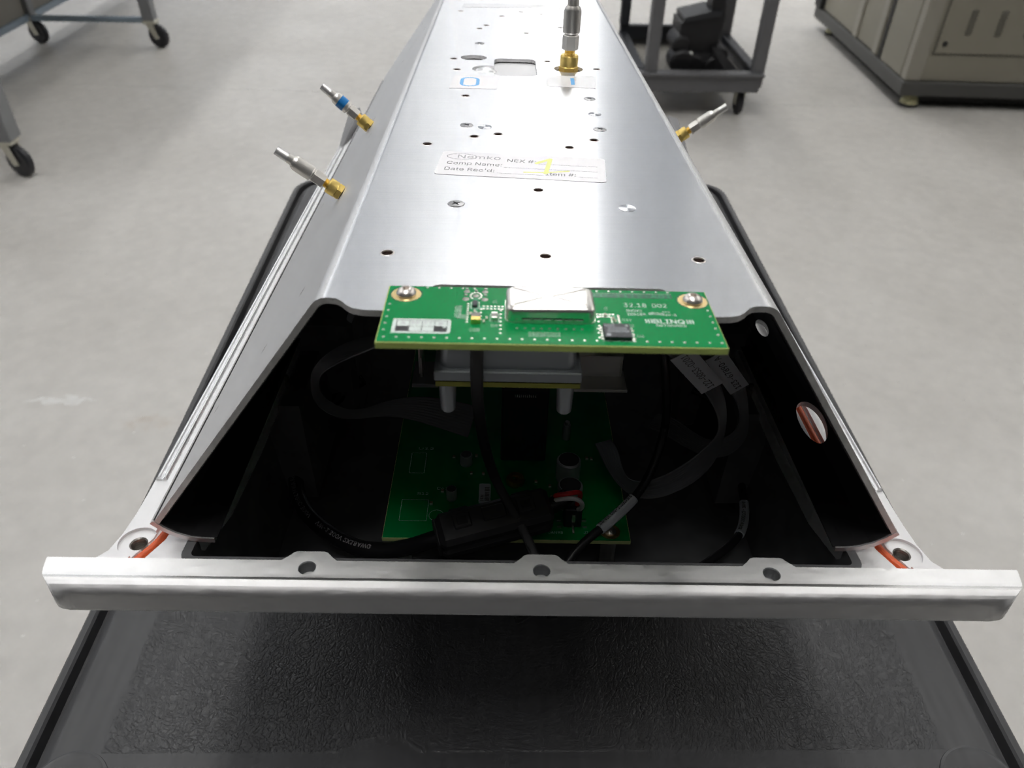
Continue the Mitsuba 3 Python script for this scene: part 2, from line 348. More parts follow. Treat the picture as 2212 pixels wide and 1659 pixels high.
for x in (X0 + .024, X1 - .024):
    add('corner_boss', lathe([(0, 0), (.0152, 0), (.0150, .0007), (.0140, .0012), (.0125, .0008), (0, .0008)], 40, (x, .133, ZT)), 'trolley_smooth', tr, world=True, smooth=40)
for x in (X0 + .03, X1 - .03):
    for y in (Y0 + .03, Y1 - .03):
        add('post', bx(x - .02, x + .02, y - .02, y + .02, .22, ZT - .05, .004), 'trolley_smooth', tr, world=True)
add('lower_shelf', loft([(ins(.004), .15), (ins(.0), .155), (ins(0), .22), (ins(.01), .225)]), 'trolley_smooth', tr, world=True)
for x in (X0 + .04, X1 - .04):
    for y in (Y0 + .05, Y1 - .05):
        c = add('caster', bx(x - .018, x + .018, y - .02, y + .02, .06, .15, .004), 'zinc', tr, world=True)
        add('wheel', lathe([(0, -.012), (.045, -.012), (.05, -.006), (.05, .006), (.045, .012), (0, .012)], 24, (x, y, .05), (1, 0, 0)), 'wheel_black', c, world=True, smooth=40)

# ================================================================== the aluminium housing
hs = thing('radio_housing', 'open cast aluminium radio housing with bright rim and dark cavity on the black trolley', 'housing')
SHIFT = -2.6
# rim plate, seen from above (mm): side rails flare out towards the end bar
def side(s):
    return [(s * 113.3, 384), (s * 113.3, 12), (s * 113.5, 4), (s * 114.2, -4), (s * 115.6, -10), (s * 119, -14), (s * 123, -16), (s * 123, -20)]
outer = Polygon(side(1) + side(-1)[::-1])
cav = Polygon([(-87, 335), (-87, 40), (-88.5, 10), (-93, -8), (-96, -13.5), (96, -13.5), (93, -8), (88.5, 10), (87, 40), (87, 335)]).buffer(-3).buffer(3)
def cavity(grow):            # the near wall slopes back under the bar
    a, b = np.array(cav.buffer(grow).exterior.coords), np.array(sbox(-82 - grow, 26 - grow, 82 + grow, 325 + grow).buffer(4).exterior.coords)
    return trimesh.convex.convex_hull(np.vstack([np.c_[a, np.full(len(a), 3)], np.c_[a, np.full(len(a), -4)], np.c_[b, np.full(len(b), -45.5 - grow)]]))
rim2d = outer.difference(cav)
rim = man(prism(rim2d, -6, 0))
for s in (-1, 1):
    rim -= man(cyl(s * 108.8, -6.6, -7, 1, 2.5, 28))
    rim -= man(prism(Point(s * 108.8, -6.6).buffer(5.4).intersection(sbox(-200, -20, 200, -1.0)), -.9, 1))
    g = LineString([(s * 101, 340), (s * 101, 40), (s * 102, 10), (s * 103.4, -5), (s * 106.2, -11), (s * 107.6, -14)]).buffer(2.1, cap_style=2)
    rim -= man(prism(g, -1.6, 1))
add('rim', rim, 'milled_aluminium', hs, smooth=30)
for s in (-1, 1):
    P = spline([(s * 101, 70, -1.0), (s * 101, 40, -1.0), (s * 102, 10, -1.0), (s * 103.4, -5, -1.0), (s * 106.2, -11, -1.0), (s * 107.5, -13.5, -1.0)], 40)
    add('gasket', tube(P * np.array([1, 1, 1]) - np.array([0, 0, .25]), 1.3, 12), 'gasket_red', hs, 'orange red rubber gasket cord', smooth=True)
    add('threaded_hole', lathe([(2.5, -6), (2.5, -.9), (2.1, -1.2)] + [(2.1 + .25 * (i % 2), -1.2 - .45 * i) for i in range(1, 10)] + [(2.5, -6)], 24, (s * 108.8, -6.6, 0)), 'dark_steel', hs)
    for dx in (-1.6, 1.5):
        pass
    # bright folded side rail with two ridges, from the front shoulder to the ear at the far end
    pr = [(s * 113.3, -1)] + [(s * (113.3 - 2.0 * i / 8), .1 + 1.2 * math.sin(math.pi * i / 8)) for i in range(9)] + [(s * 111.2, .1)] + [(s * (111.1 - 1.5 * i / 8), .1 + 1.0 * math.sin(math.pi * i / 8)) for i in range(9)] + [(s * 109.6, -1)]
    add('side_rail', prism_y(Polygon(pr).buffer(0), 19, 334), 'polished_aluminium', hs, 'bright polished side rail with two ridges', smooth=35)
    ear = trimesh.convex.convex_hull(np.array([[s * x, y, z] for x, y, z in [(113.4, 336, 0), (111, 334, 0), (114, 388, -1), (104, 384, -1), (114, 386, 9), (107, 386, 11), (104, 380, 6), (112, 352, 4), (113.5, 350, 3)]]))
    add('ear', ear, 'lug_grey', hs, 'dark grey cast ear at the far end of the rail')
# outer body below the rim and the cavity lining, its shade painted in as dark grey
def hullr(rings): return trimesh.convex.convex_hull(np.vstack([np.c_[r, np.full(len(r), z)] for r, z in rings]))
body = man(hullr([(rring(-110, 110, -15.5, 383, 6), -6.1), (rring(-110, 110, -15.5, 383, 6), -9), (rring(-98, 98, 20.5, 378, 10), -53)])) - man(cavity(1.2))
add('body', body, 'cast_aluminium', hs, smooth=30)
lin = (man(cavity(1.1)) - man(cavity(-1.5))) ^ man(bx(-200, 200, -100, 500, -80, .35))
add('cavity', lin, 'shaded_casting', hs, 'cast inside of the housing with shade painted in as dark grey', smooth=30)
# stepped ledges cast into both side walls, with screws
for s in (-1, 1):
    led = trimesh.convex.convex_hull(np.array([[s * x, y, z] for x, y, z in [(98, 63, -4), (79.5, 63, -4), (98, 58, -20), (77, 57, -20), (98, 150, -4), (79.5, 150, -4), (98, 150, -40), (76, 150, -40), (98, 55, -40), (75, 54, -40)]]))
    add('ledge', led, 'shaded_casting', hs)
    add('rib', bx(min(s * 66, s * 92), max(s * 66, s * 92), 100, 135, -40, 9.5, 2.0), 'shaded_casting', hs)
    for x, y in ((94.0, 69.5), (90.5, 75.0), (86.5, 75.6)):
        add('screw', [cyl(s * x, y, -4, -1.6, 1.5, 16, .3), cyl(s * x, y, -1.6, .6, .9, 12, .2)], 'dark_steel', hs, smooth=30)
SHIFT = 0.0
# end bar towards the camera, with three bored bosses
prof = [(-16.2, 4.0), (-21.0, 4.0), (-22.2, 4.05), (-22.9, 4.5), (-23.6, 4.75), (-24.3, 4.55), (-25.4, 4.2), (-26.2, 3.6), (-26.8, 2.6), (-27, 1.4), (-27, -3.6), (-26.4, -5.0), (-25, -5.6), (-16.2, -5.6)]
bar = man(prism_x(Polygon(prof), -140, 140)) ^ man(prism(Polygon([(-131.2, -10), (-131.2, -15), (-129.5, -22), (-126, -25.6), (-119, -27.3), (119, -27.3), (127, -25.6), (131, -22), (133, -15), (133, -10)]).buffer(-6, quad_segs=10).buffer(6, quad_segs=10), -20, 20))
for cx in (-60.9, 1.8, 64.0):
    bp = Polygon([(cx - 10, -17), (cx - 7.4, -16.2), (cx - 5.6, -14.6), (cx - 4.6, -13.4), (cx - 3.6, -13.0), (cx + 3.6, -13.0), (cx + 4.6, -13.4), (cx + 5.6, -14.6), (cx + 7.4, -16.2), (cx + 10, -17), (cx + 10, -20), (cx - 10, -20)]).buffer(.4).buffer(-.4)
    bar += man(prism(bp, -5.6, 4.0)); bar -= man(cyl(cx, -18.8, -9, 9, 2.35, 32))
add('end_bar', bar, 'cast_aluminium', hs, 'thick cast end bar with three bored bosses', smooth=32)
for cx in (-60.9, 1.8, 64.0):
    add('bore', lathe([(2.35, -5), (2.35, 3.7), (2.2, 3.6), (2.2, -3.6), (0, -3.6), (0, -5)], 24, (cx, -18.8, 0)), 'bore_grey', hs)
g = LineString([(-96, -14.6), (-70, -14.6)]); 
add('gasket', bx(-122, 122, -16.3, -15.4, -4, 3.1, .2), 'gasket_red', hs, 'orange red rubber gasket cord')
SHIFT = -2.6
# finned heat sink and the two feet that hold the near end up
fins = [bx(-95 + 10 * i, -93 + 10 * i, 75, 378, -108 + .062 * (378 - 378), -52) for i in range(20)]
fins = [trimesh.convex.convex_hull(np.array([[x, y, z] for x in (-95 + 10 * i, -93 + 10 * i) for y, z in ((75, -52), (378, -52), (378, -95.8), (75, -92))])) for i in range(20)]
add('heat_sink', fins, 'cast_aluminium', hs)
for x in (-60, 60):
    add('foot', bx(x - 9, x + 9, 78, 100, -113.7, -80, 2), 'trolley_smooth', hs)

SHIFT = 0.0
# ================================================================== folded aluminium cover
cv = thing('sheet_cover', 'folded brushed aluminium sheet cover standing over the housing cavity', 'cover')
def trap(z0): 
    e = (109 - 54.3) / 75.7
    return Polygon([(-110.3 - e * 12, -12), (107.7 + e * 12, -12), (54.6, 75.7), (-53.6, 75.7)])
oute = trap(0).buffer(-5, quad_segs=8).buffer(5, quad_segs=40)
inn = oute.buffer(-1.6, quad_segs=20)
low = sbox(-200, -50, 200, .15)
shell = man(prism_y(oute.difference(inn).difference(low), -10, 520))
front = Polygon([(-200, 0), (-50.5, 0), (-49.0, -.3), (-47.6, -1.4), (-46.2, -3.2), (-44.6, -4.6), (-42.5, -5.3), (-40, -5.5), (40, -5.5), (42.5, -5.3), (44.6, -4.6), (46.2, -3.2), (47.6, -1.4), (49, -.3), (50.5, 0), (200, 0), (200, 600), (-200, 600)])
shell = shell ^ man(prism(front, -30, 100))
INS = [(-40.2, 24.4), (.9, 24.3), (41.0, 24.0), (.6, 70.8), (-37.3, 112.6), (-21.1, 122.2), (-12.4, 125.6), (13.0, 112.3), (22.5, 121.3), (-26.6, 176.6), (-35.4, 243.3), (-32.7, 221.9), (10.7, 242.6), (33.8, 229.1),
       (-24.9, 319.3), (-21.4, 329.3), (1.7, 309.7), (-38.4, 373.2), (-.1, 375.8), (12.3, 369.6), (-12.4, 359.7), (21.9, 328.3), (24.7, 389.5)]
PHI = [(-24.2, 58.2), (26.0, 134.2), (-24.4, 135.4), (25.7, 176.4), (-23.7, 279.8)]
cuts = [prism(rr(57, 10.5, 2.2, 1.2, 2.4), 70, 80), prism(rr(20.3, 34.5, 4.0, -5.2, 229.5), 70, 80), prism(Point(-19.0, 224.5).buffer(6.6), 70, 80), prism(rr(9, 6, 2.9, -13, 220.5), 70, 80),
        prism(Point(20.2, 228.4).buffer(7.0, quad_segs=10), 70, 80), prism(affinity.scale(Point(-25.7, 247).buffer(6.5), 1.0, .85), 70, 80)]
for x, y in INS: cuts.append(cyl(x, y, 70, 80, 1.5, 14))
for x, y in PHI: cuts.append(cyl(x, y, 70, 80, 1.6, 14))
for c in cuts: shell -= man(c)
sh = fix(shell)
# the sheared front edge is its own part: a strip 0.05 mm proud of the cut
fn = sh.face_normals; cen = sh.triangles_center
side_f = (np.abs(cen[:, 0]) > 51) | (cen[:, 2] < 72)
edge_f = (cen[:, 1] < .8) & (fn[:, 1] < -.3)
def sub(mask):
    q = trimesh.Trimesh(sh.vertices, sh.faces[mask], process=False); q.remove_unreferenced_vertices(); return q
top_f = (fn[:, 2] > .97) & (cen[:, 2] > 75)
tsh = sub(top_f & ~edge_f)
add('top_sheet', tsh, 'brushed_aluminium', cv, uv=np.array(tsh.vertices)[:, :2] * .001)
add('folded_side', sub(~edge_f & ~top_f), 'rolled_aluminium', cv, 'sloping satin side walls')
add('cut_edge', sub(edge_f), 'sheared_aluminium', cv, 'matt sheared front edge', smooth=30)
SHIFT = -1.3
# lower flanges: rolled inwards and down on to the rim, with slots
for s in (-1, 1):
    ctr = [(108.6, 1.0), (106.0, -1.6), (102.8, -3.9), (99.0, -5.4), (95.6, -6.0), (91.8, -6.1)]
    band = LineString([(s * x, z) for x, z in ctr]).buffer(.8, cap_style=2, join_style=1)
    fl = man(prism_y(band, -.2, 500)); inner = LineString([(s * x, z) for x, z in ctr]).parallel_offset(1.0, 'left' if s > 0 else 'right')
    thin = man(prism_y(LineString([(s * (x - .75), z + .75) for x, z in ctr]).buffer(.14, cap_style=2), .3, 499))
    for yy, hx, hy in ((57.5, 3.6, 12.0), (122.5, 1.9, 7.1), (190, 3.6, 12), (260, 3.6, 12)):
        cut = man(prism(affinity.scale(Point(102.6 if s > 0 else -104.2, yy).buffer(1, quad_segs=12), hx, hy), -20, 20)); fl -= cut; thin -= cut
    k = add('flange', fl, 'rolled_aluminium', cv)
    add('insulating_film', thin, 'black_film', k, 'black insulating film')
SHIFT = 0.0
film = inn.buffer(-.06, quad_segs=8).difference(inn.buffer(-.35, quad_segs=8)).difference(sbox(-200, -50, 200, 2.2))
fm = man(prism_y(film, -9, 519)) ^ man(prism(front.buffer(-.5), -30, 100))
for c in cuts[:6]: fm -= man(c)
add('insulating_film', fm, 'black_film', cv, 'black insulating film', smooth=30)
for x, y in INS:
    k = add('threaded_insert', lathe([(1.4, 75.5), (1.5, 75.82), (1.75, 75.82), (1.9, 75.72), (1.5, 75.6), (1.5, 71.5), (1.4, 71.5)], 20, (x, y, 0)), 'screw_steel', cv, smooth=30)
    add('bore', lathe([(1.42, 75.5)] + [(1.25 + .15 * (i % 2), 75.4 - .3 * i) for i in range(1, 12)] + [(0, 72)], 16, (x, y, 0)), 'bronze_thread', k)
for x, y in PHI:
    hd = man(lathe([(0, 71), (1.5, 71), (1.5, 74.3), (2.55, 75.75), (2.4, 75.95), (0, 76.05)], 28, (x, y, 0)))
    for a in (35, 125):
        s = bx(-1.35, 1.35, -.24, .24, 75.0, 77); s.apply_transform(trimesh.transformations.rotation_matrix(math.radians(a), [0, 0, 1])); s.apply_translation([x, y, 0]); hd -= man(s)
    add('cross_head_screw', hd, 'bright_steel', cv, smooth=30)
for x, y in [(26.6, 57.9), (25.9, 154.2), (-17.5, 134)]:
    add('plug', lathe([(0, 75.6), (2.7, 75.6), (2.6, 75.82), (0, 75.86)], 28, (x, y, 0)), 'brushed_aluminium', cv)
add('backing_plate', bx(-34, 34, 196, 262, 72.4, 73.6), 'backing_white', cv)
add('domed_button', lathe([(0, 69.5), (5.5, 69.5), (5.3, 74.0), (4.2, 75.0), (2.2, 75.6), (0, 75.9)], 28, (-19.5, 226.5, 0)), 'polished_aluminium', cv, 'small shiny domed button in the keyhole', smooth=35)

# ================================================================== green circuit board on the front of the cover
pb = thing('circuit_board', 'green printed circuit board with shield can screwed to the front edge of the cover', 'circuit board')
ZB = 78.4
add('board_core', bx(-36.6, 37.3, -23.3, 1.5, 76.8, ZB, .12), 'board_edge', pb, 'light green cut edge of the board')
mk = rr(73.4, 24.3, .3, .35, -10.9)
for x, y in ((-32.2, -2.6), (33.5, -3.2)): mk = mk.difference(Point(x, y).buffer(3.75))
add('solder_mask', prism(mk, ZB, ZB + .09), 'solder_green', pb)
ZS = ZB + .09
for x, y in ((-32.2, -2.6), (33.5, -3.2)):
    add('isolation_ring', prism(Point(x, y).buffer(3.75).difference(Point(x, y).buffer(3.45)), ZB, ZB + .05), 'dark_mask', pb)
    k = add('gold_pad', lathe([(0, ZB), (3.4, ZB), (3.4, ZB + .1), (0, ZB + .1)], 36, (x, y, 0)), 'pad_gold', pb, 'ring shaped gold pad')
    hd = man(lathe([(0, 70), (1.2, 70), (1.2, ZB + .1), (2.25, ZB + .12), (2.3, ZB + .5), (2.05, ZB + 1.05), (1.5, ZB + 1.5), (.9, ZB + 1.66), (0, ZB + 1.7)], 32, (x, y, 0))) - man(lathe([(0, ZB + .8), (.85, ZB + .8), (.85, ZB + 2), (0, ZB + 2)], 6, (x, y, 0)))
    add('button_head_screw', hd, 'screw_steel', pb, smooth=30)
    add('standoff', lathe([(0, 75.75), (2.4, 75.75), (2.4, 76.8), (0, 76.8)], 6, (x, y, 0)), 'steel', pb)
# via dots round the border and beside the tracks
dots = [(x, -21.3) for x in np.linspace(-35.0, 36.2, 28)] + [(-35.4, y) for y in np.linspace(-18.4, -7.4, 5)] + [(36.1, y) for y in np.linspace(-18.0, -7.6, 5)] + [(x, .6) for x in np.linspace(-27.6, -14, 6)] + [(x, .6) for x in np.linspace(11.8, 28.4, 7)]
dots += [(-10.6, y) for y in np.linspace(-19, -9.4, 7)] + [(10.9, y) for y in np.linspace(-17, -11.5, 4)] + [(x, -16.8) for x in np.linspace(-7, 7, 9)]
dots += [(-17.9, y) for y in np.linspace(-14.6, -6.6, 9)] + [(x, -7.6) for x in np.linspace(-14.4, -10.2, 6)] + [(x, -8.8) for x in np.linspace(-14.4, -10.2, 6)] + [(-15.0, y) for y in np.linspace(-13.4, -9.0, 4)]
dots += [(x, -10.2) for x in np.linspace(10.9, 14.4, 6)] + [(x, -11.2) for x in np.linspace(10.9, 13.4, 5)] + [(15.5, y) for y in np.linspace(-15, -10.6, 7)] + [(13.9, y) for y in np.linspace(-15, -11.6, 5)] + [(10.5, y) for y in (-16.4, -18, -20)] + [(17.9, y) for y in (-17, -18.6, -20.2)]
dots += [(-16.3 + 1.25 * math.cos(a), -2.9 + 1.6 * math.sin(a)) for a in np.linspace(-.9, 4.0, 10)]
add('via', [lathe([(0, 0), (.34, 0), (.30, .07), (0, .09)], 8, (x, y, ZS)) for x, y in dots], 'tin', pb, kind='stuff')
for x, y, r in [(-18.4, -.9, .75), (-14.2, -.9, .75), (-18.5, -4.4, .85), (-14.2, -4.5, .8), (-16.3, -2.8, .8)]:
    add('test_pad', lathe([(0, 0), (r, 0), (r * .9, .06), (0, .09)], 16, (x, y, ZS)), 'dark_steel', pb)
for x, y in [(-18.4, .35), (-14.2, .35), (-16.3, -.4), (-18.6, -2.6), (-14.1, -2.6)]:
    add('solder_dot', lathe([(0, 0), (.42, 0), (.3, .2), (0, .26)], 10, (x, y, ZS)), 'tin', pb)
add('copper_track', [bx(-16.7, -15.7, -12.6, -4, ZS, ZS + .03), bx(-16.3, -10, -8.5, -7.9, ZS, ZS + .03), bx(10.6, 14.9, -11.0, -10.5, ZS, ZS + .03), bx(14.4, 15.0, -15, -10.5, ZS, ZS + .03)], 'trace_green', pb)
# shield can: skirt, pillow lid with crossed creases, six slots
can = thing_k = None
c0, c1, d0, d1 = -9.4, 10.0, -14.6, -3.9
ck = add('shield_can', loft([(rring(c0, c1, d0, d1, 1.6), ZS), (rring(c0, c1, d0, d1, 1.6), ZS + 2.7), (rring(c0 + .25, c1 - .25, d0 + .25, d1 - .25, 1.6), ZS + 3.3), (rring(c0 + .9, c1 - .9, d0 + .9, d1 - .9, 1.5), ZS + 3.65)]), 'can_metal', pb, 'pressed metal shield can with crossed creases', smooth=40)
for (xa, ya, xb, yb) in [(c0 + 1.6, d1 - 1.5, -.4, -9.0), (c1 - 1.6, d1 - 1.5, .8, -9.0), (c0 + 1.6, d0 + 1.7, -1.4, -9.6), (c1 - 1.6, d0 + 1.7, 1.8, -9.6)]:
    add('crease', tube([(xa, ya, ZS + 3.52), ((xa + xb) / 2, (ya + yb) / 2, ZS + 3.54), (xb, yb, ZS + 3.52)], .28, 10), 'can_metal', ck, smooth=True)
for i in range(6):
    x = c0 + 3.5 + 2.25 * i
    add('slot', bx(x - .05, x + 2.05, d0 - .02, d0 + .2, ZS + .75, ZS + 1.35), 'ink_black', ck)
    add('spring_finger', bx(x + .2, x + 1.9, d0 - .12, d0 + .1, ZS + .72, ZS + .98, .04), 'slot_light', ck)
add('skirt_flange', prism(Polygon(rring(c0 - .2, c1 + .2, d0 - .2, d1 + .2, 1.8)).difference(Polygon(rring(c0 + .1, c1 - .1, d0 + .1, d1 - .1, 1.6))), ZS, ZS + .25), 'can_metal', ck)
# radio chip with its markings
k = add('chip', bx(11.4, 17.2, -21.2, -15.6, ZS, ZS + 1.0, .08), 'chip_black', pb, 'black square integrated circuit')
for s, x, y, w in [('1808', 11.7, -16.9, 2.2), ('SR4000S', 12.4, -18.1, 4.0), ('WNUMVRR', 12.2, -19.2, 4.6)]:
    add('marking', txt(s, x, y, ZS + 1.0, w, .75, depth=.02, flip=True, bold=True), 'chip_ink', k)
add('pin_mark', cyl(16.5, -16.5, ZS + 1.0, ZS + 1.02, .3, 12), 'silk_white', k)
add('pin_mark', cyl(12.3, -20.3, ZS + 1.0, ZS + 1.02, .5, 14), 'chip_ink', k)
add('outline', prism(rr(6.3, 6.1, .1, 14.3, -18.4).difference(rr(6.0, 5.8, .1, 14.3, -18.4)), ZS, ZS + .03), 'silk_white', pb)
add('pin', [bx(x, x + .8, y - .22, y + .22, ZS, ZS + .15) for x in (10.75, 17.1) for y in np.linspace(-20.6, -16.2, 5)], 'tin', pb, kind='stuff')
# ceramic capacitors and coils
def chipcap(x, y, w, l, h, m, ang=0):
    k = add('capacitor', bx(x - w / 2, x + w / 2, y - l / 2 + l * .2, y + l / 2 - l * .2, ZS, ZS + h, .05), m, pb)
    for e in (-1, 1):
        add('terminal', bx(x - w / 2 - .03, x + w / 2 + .03, y + e * (l / 2 - l * .11) - l * .11, y + e * (l / 2 - l * .11) + l * .11, ZS, ZS + h + .03, .05), 'tin', k)
    return k
chipcap(-11.9, -12.6, 1.3, 2.6, .8, 'ceramic_grey')
add('outline', prism(rr(2.0, 3.5, .3, -11.9, -12.6).difference(rr(1.75, 3.25, .3, -11.9, -12.6)), ZS, ZS + .03), 'silk_white', pb)
k = add('tantalum_capacitor', bx(-17.0, -14.9, -14.0, -12.4, ZS, ZS + 1.2, .12), 'ceramic_grey', pb, 'dark block capacitor with gold end')
add('end_cap', bx(-17.0, -14.9, -15.4, -14.0, ZS, ZS + 1.2, .1), 'gold', k)
k = add('blue_black_component', bx(-16.9, -15.8, -8.3, -6.0, ZS, ZS + .7, .08), 'chip_black', pb, 'small dark component with white outline')
add('outline', prism(rr(2.0, 3.2, .2, -16.3, -7.2).difference(rr(1.6, 2.8, .2, -16.3, -7.2)), ZS, ZS + .04), 'silk_white', pb)
for x, y in [(-16.3, -10.2), (-15.9, -11.3), (-17.2, -11.4), (-14.2, -14.6), (-13.6, -13.2), (14.2, -12.2), (14.6, -13.4), (12.6, -10.7)]:
    chipcap(x, y, .5, .95, .4, 'ceramic_brown')
# white silk-screen lettering
for s, x, y, w, h, r in [('32.18  002', 17.3, -6.6, 9.8, 1.75, 0), ('SCC', 17.5, -8.7, 3.6, .9, 0), ('203189.', 17.6, -10.3, 4.4, 1.0, 0), ('eRUus', 22.4, -9.9, 3.4, 1.1, 0), ('M3', 25.7, -8.9, 1.6, .7, 0), ('94V-0', 25.5, -10.3, 3.1, .85, 0), ('BLINQ', 23.0, -13.6, 6.9, 1.75, 0),
                         ('NETWORKS', 23.4, -14.9, 6.6, .75, 0), ('C19', 16.2, -12.9, 2.0, .95, 0), ('L8', 13.0, -15.1, 1.3, .9, 0), ('C32', 16.4, -15.2, 2.0, .95, 0), ('U4', 18.6, -19.6, 1.4, .9, 0), ('C2B', -17.2, -18.4, 2.2, 1.2, 0), ('C8', -12.6, -16.4, 1.4, 1.0, 0), ('J1', -12.4, -5.9, 1.0, 1.1, 0), ('L3', -18.6, -12.6, 1.2, .9, 90),
                         ('J00005', -20.0, -12.9, 5.2, .75, 90), ('BMA#P/N', -19.2, -13.1, 5.6, .75, 90), ('C16', -18.3, -13.4, 1.8, .7, 90), ('C10', 13.4, -8.2, 1.4, .7, 90)]:
    add('printed_text', txt(s, x, y, ZS, w, h, r, .03, bold=s in ('SCC', 'BLINQ', 'NETWORKS', 'eRUus', '203189.', '94V-0')), 'silk_white', pb)
for i in range(3):
    for xb in (21.2, 30.3): 
        q = Polygon([(xb + .62 * i, -11.85), (xb + .62 * i + .34, -11.85), (xb + .62 * i + .40, -13.6), (xb + .62 * i + .06, -13.6)]); add('printed_bar', prism(q, ZS, ZS + .03), 'silk_white', pb)
add('printed_text', [txt('020020005', -4.6, -19.1, ZS, 6.8, .8, 0, .03), txt('020020005', -4.6, -20.1, ZS, 6.8, .8, 0, .03)], 'silk_white', pb)
add('dark_band', bx(10.6, 29.0, -2.4, -.5, ZS, ZS + .02), 'dark_mask', pb)
add('printed_text', txt('PD-1112-A01', 10.8, -2.2, ZS + .02, 18.0, 1.5, 0, .03), 'trace_green', pb)
add('printed_bar', bx(10.4, 29, -.38, -.25, ZS, ZS + .03), 'silk_white', pb)
# inspection table printed in white
tk = add('inspection_table', prism(rr(12.6, 6.0, .9, -27.5, -16.7).union(sbox(-33.8, -19.7, -30, -13.7)), ZS, ZS + .05), 'silk_white', pb, 'white printed inspection table with inked boxes')
zt = ZS + .05
add('ruled_line', [bx(-32.9, -22.0, y - .07, y + .07, zt, zt + .02) for y in (-14.4, -16.9, -18.9)] + [bx(x - .07, x + .07, -18.9, -14.4, zt, zt + .02) for x in (-32.9, -30.1, -27.4, -24.7, -22.0)], 'ink_black', tk)
add('inked_box', bx(-32.8, -30.2, -18.85, -17.0, zt, zt + .03), 'ink_black', tk)
add('inked_box', prism(Polygon([(-24.6, -18.85), (-22.1, -18.85), (-22.1, -17.3), (-22.7, -17.5), (-23.3, -16.6), (-24.0, -16.8), (-24.7, -16.5), (-24.8, -17.8)]), zt, zt + .03), 'ink_black', tk)
for s, x, w in (('A', -32.0, 1.0), ('FP', -29.6, 1.7), ('FT', -26.9, 1.7), ('X', -24.0, 1.2)):
    add('printed_text', txt(s, x, -16.2, zt, w, 1.3, 0, .02), 'ink_line', tk)

# ================================================================== stickers on the cover
st = thing('test_label', 'white rounded test label with printed lines and a yellow handwritten 1, stuck on the cover', 'label')
ROT = -4.6
def onl(m, cx=-4.2, cy=91.7):
    m = m.copy(); m.apply_transform(trimesh.transformations.rotation_matrix(math.radians(ROT), [0, 0, 1])); m.apply_translation([cx, cy, 0]); return m
zl = 75.72
add('paper', onl(prism(rr(55.5, 22.6, 1.6), zl, zl + .16)), 'label_white', st)
zi = zl + .16
add('logo_ring', onl(prism(affinity.scale(Point(-20.8, 6.4).buffer(1, quad_segs=14), 5.2, 2.9).difference(affinity.scale(Point(-20.8, 6.4).buffer(1, quad_segs=14), 4.85, 2.6)), zi, zi + .02)), 'ink_line', st)
for s, x, y, w, h, mm in [('Nemko', -22.2, 4.9, 14.6, 3.3, 'ink_line'), ('NEX #:', -5.2, 3.4, 9.6, 2.7, 'ink_grey'), ('Comp Name:', -25.0, -1.4, 18.4, 2.7, 'ink_grey'), ("Date Rec'd:", -25.0, -7.1, 16.4, 2.7, 'ink_grey'), ('Item #:', 8.2, -7.4, 9.8, 2.7, 'ink_grey')]:
    add('printed_text', onl(txt(s, x, y, zi, w, h, 0, .02)), mm, st)
for x0, x1, y in [(5.4, 25, 2.6), (-5.8, 25, -2.2), (-7.6, 7.6, -7.8), (18.8, 25, -7.8)]:
    add('ruled_line', onl(bx(x0, x1, y, y + .22, zi, zi + .02)), 'ink_line', st)
add('handwriting', onl(prism(LineString([(4.8, 3.4), (9.2, 8.0), (8.2, -5.8)]).buffer(.75).union(LineString([(1.2, -5.7), (8, -5.2), (15.5, -2.8)]).buffer(.45)), zi + .02, zi + .05)), 'ink_yellow', st, 'yellow highlighter 1')
so = thing('number_label', 'white paper label marked with a blue 0, left of the keyhole cutout', 'label')
add('paper', prism(Polygon([(-34.3, 187.8), (-13.6, 188.2), (-12.4, 210.9), (-33.1, 210.5)]), zl, zl + .15), 'label_white', so)
add('handwriting', prism(affinity.translate(rr(8.6, 15.6, 4.2).difference(rr(5.6, 13.4, 2.6)), -25.7, 199.4), zl + .15, zl + .18), 'ink_blue', so)
s1 = thing('number_label', 'white paper label marked with a blue 1, in front of the upright connector', 'label')
add('paper', prism(Polygon([(8.2, 195), (30, 193.2), (31.8, 214.7), (9.2, 214)]), zl, zl + .15), 'label_tape', s1)
add('handwriting', prism(Polygon([(19.5, 198.6), (21.2, 198.6), (21.6, 210.2), (19.8, 210.2)]), zl + .15, zl + .18), 'ink_blue', s1)
sf = thing('long_label', 'long narrow pale label across the far end of the cover', 'label')
add('paper', prism(Polygon([(-38.2, 386.5), (17, 391.7), (17, 407.4), (-37.7, 400.5)]), zl, zl + .15), 'label_tape', sf)

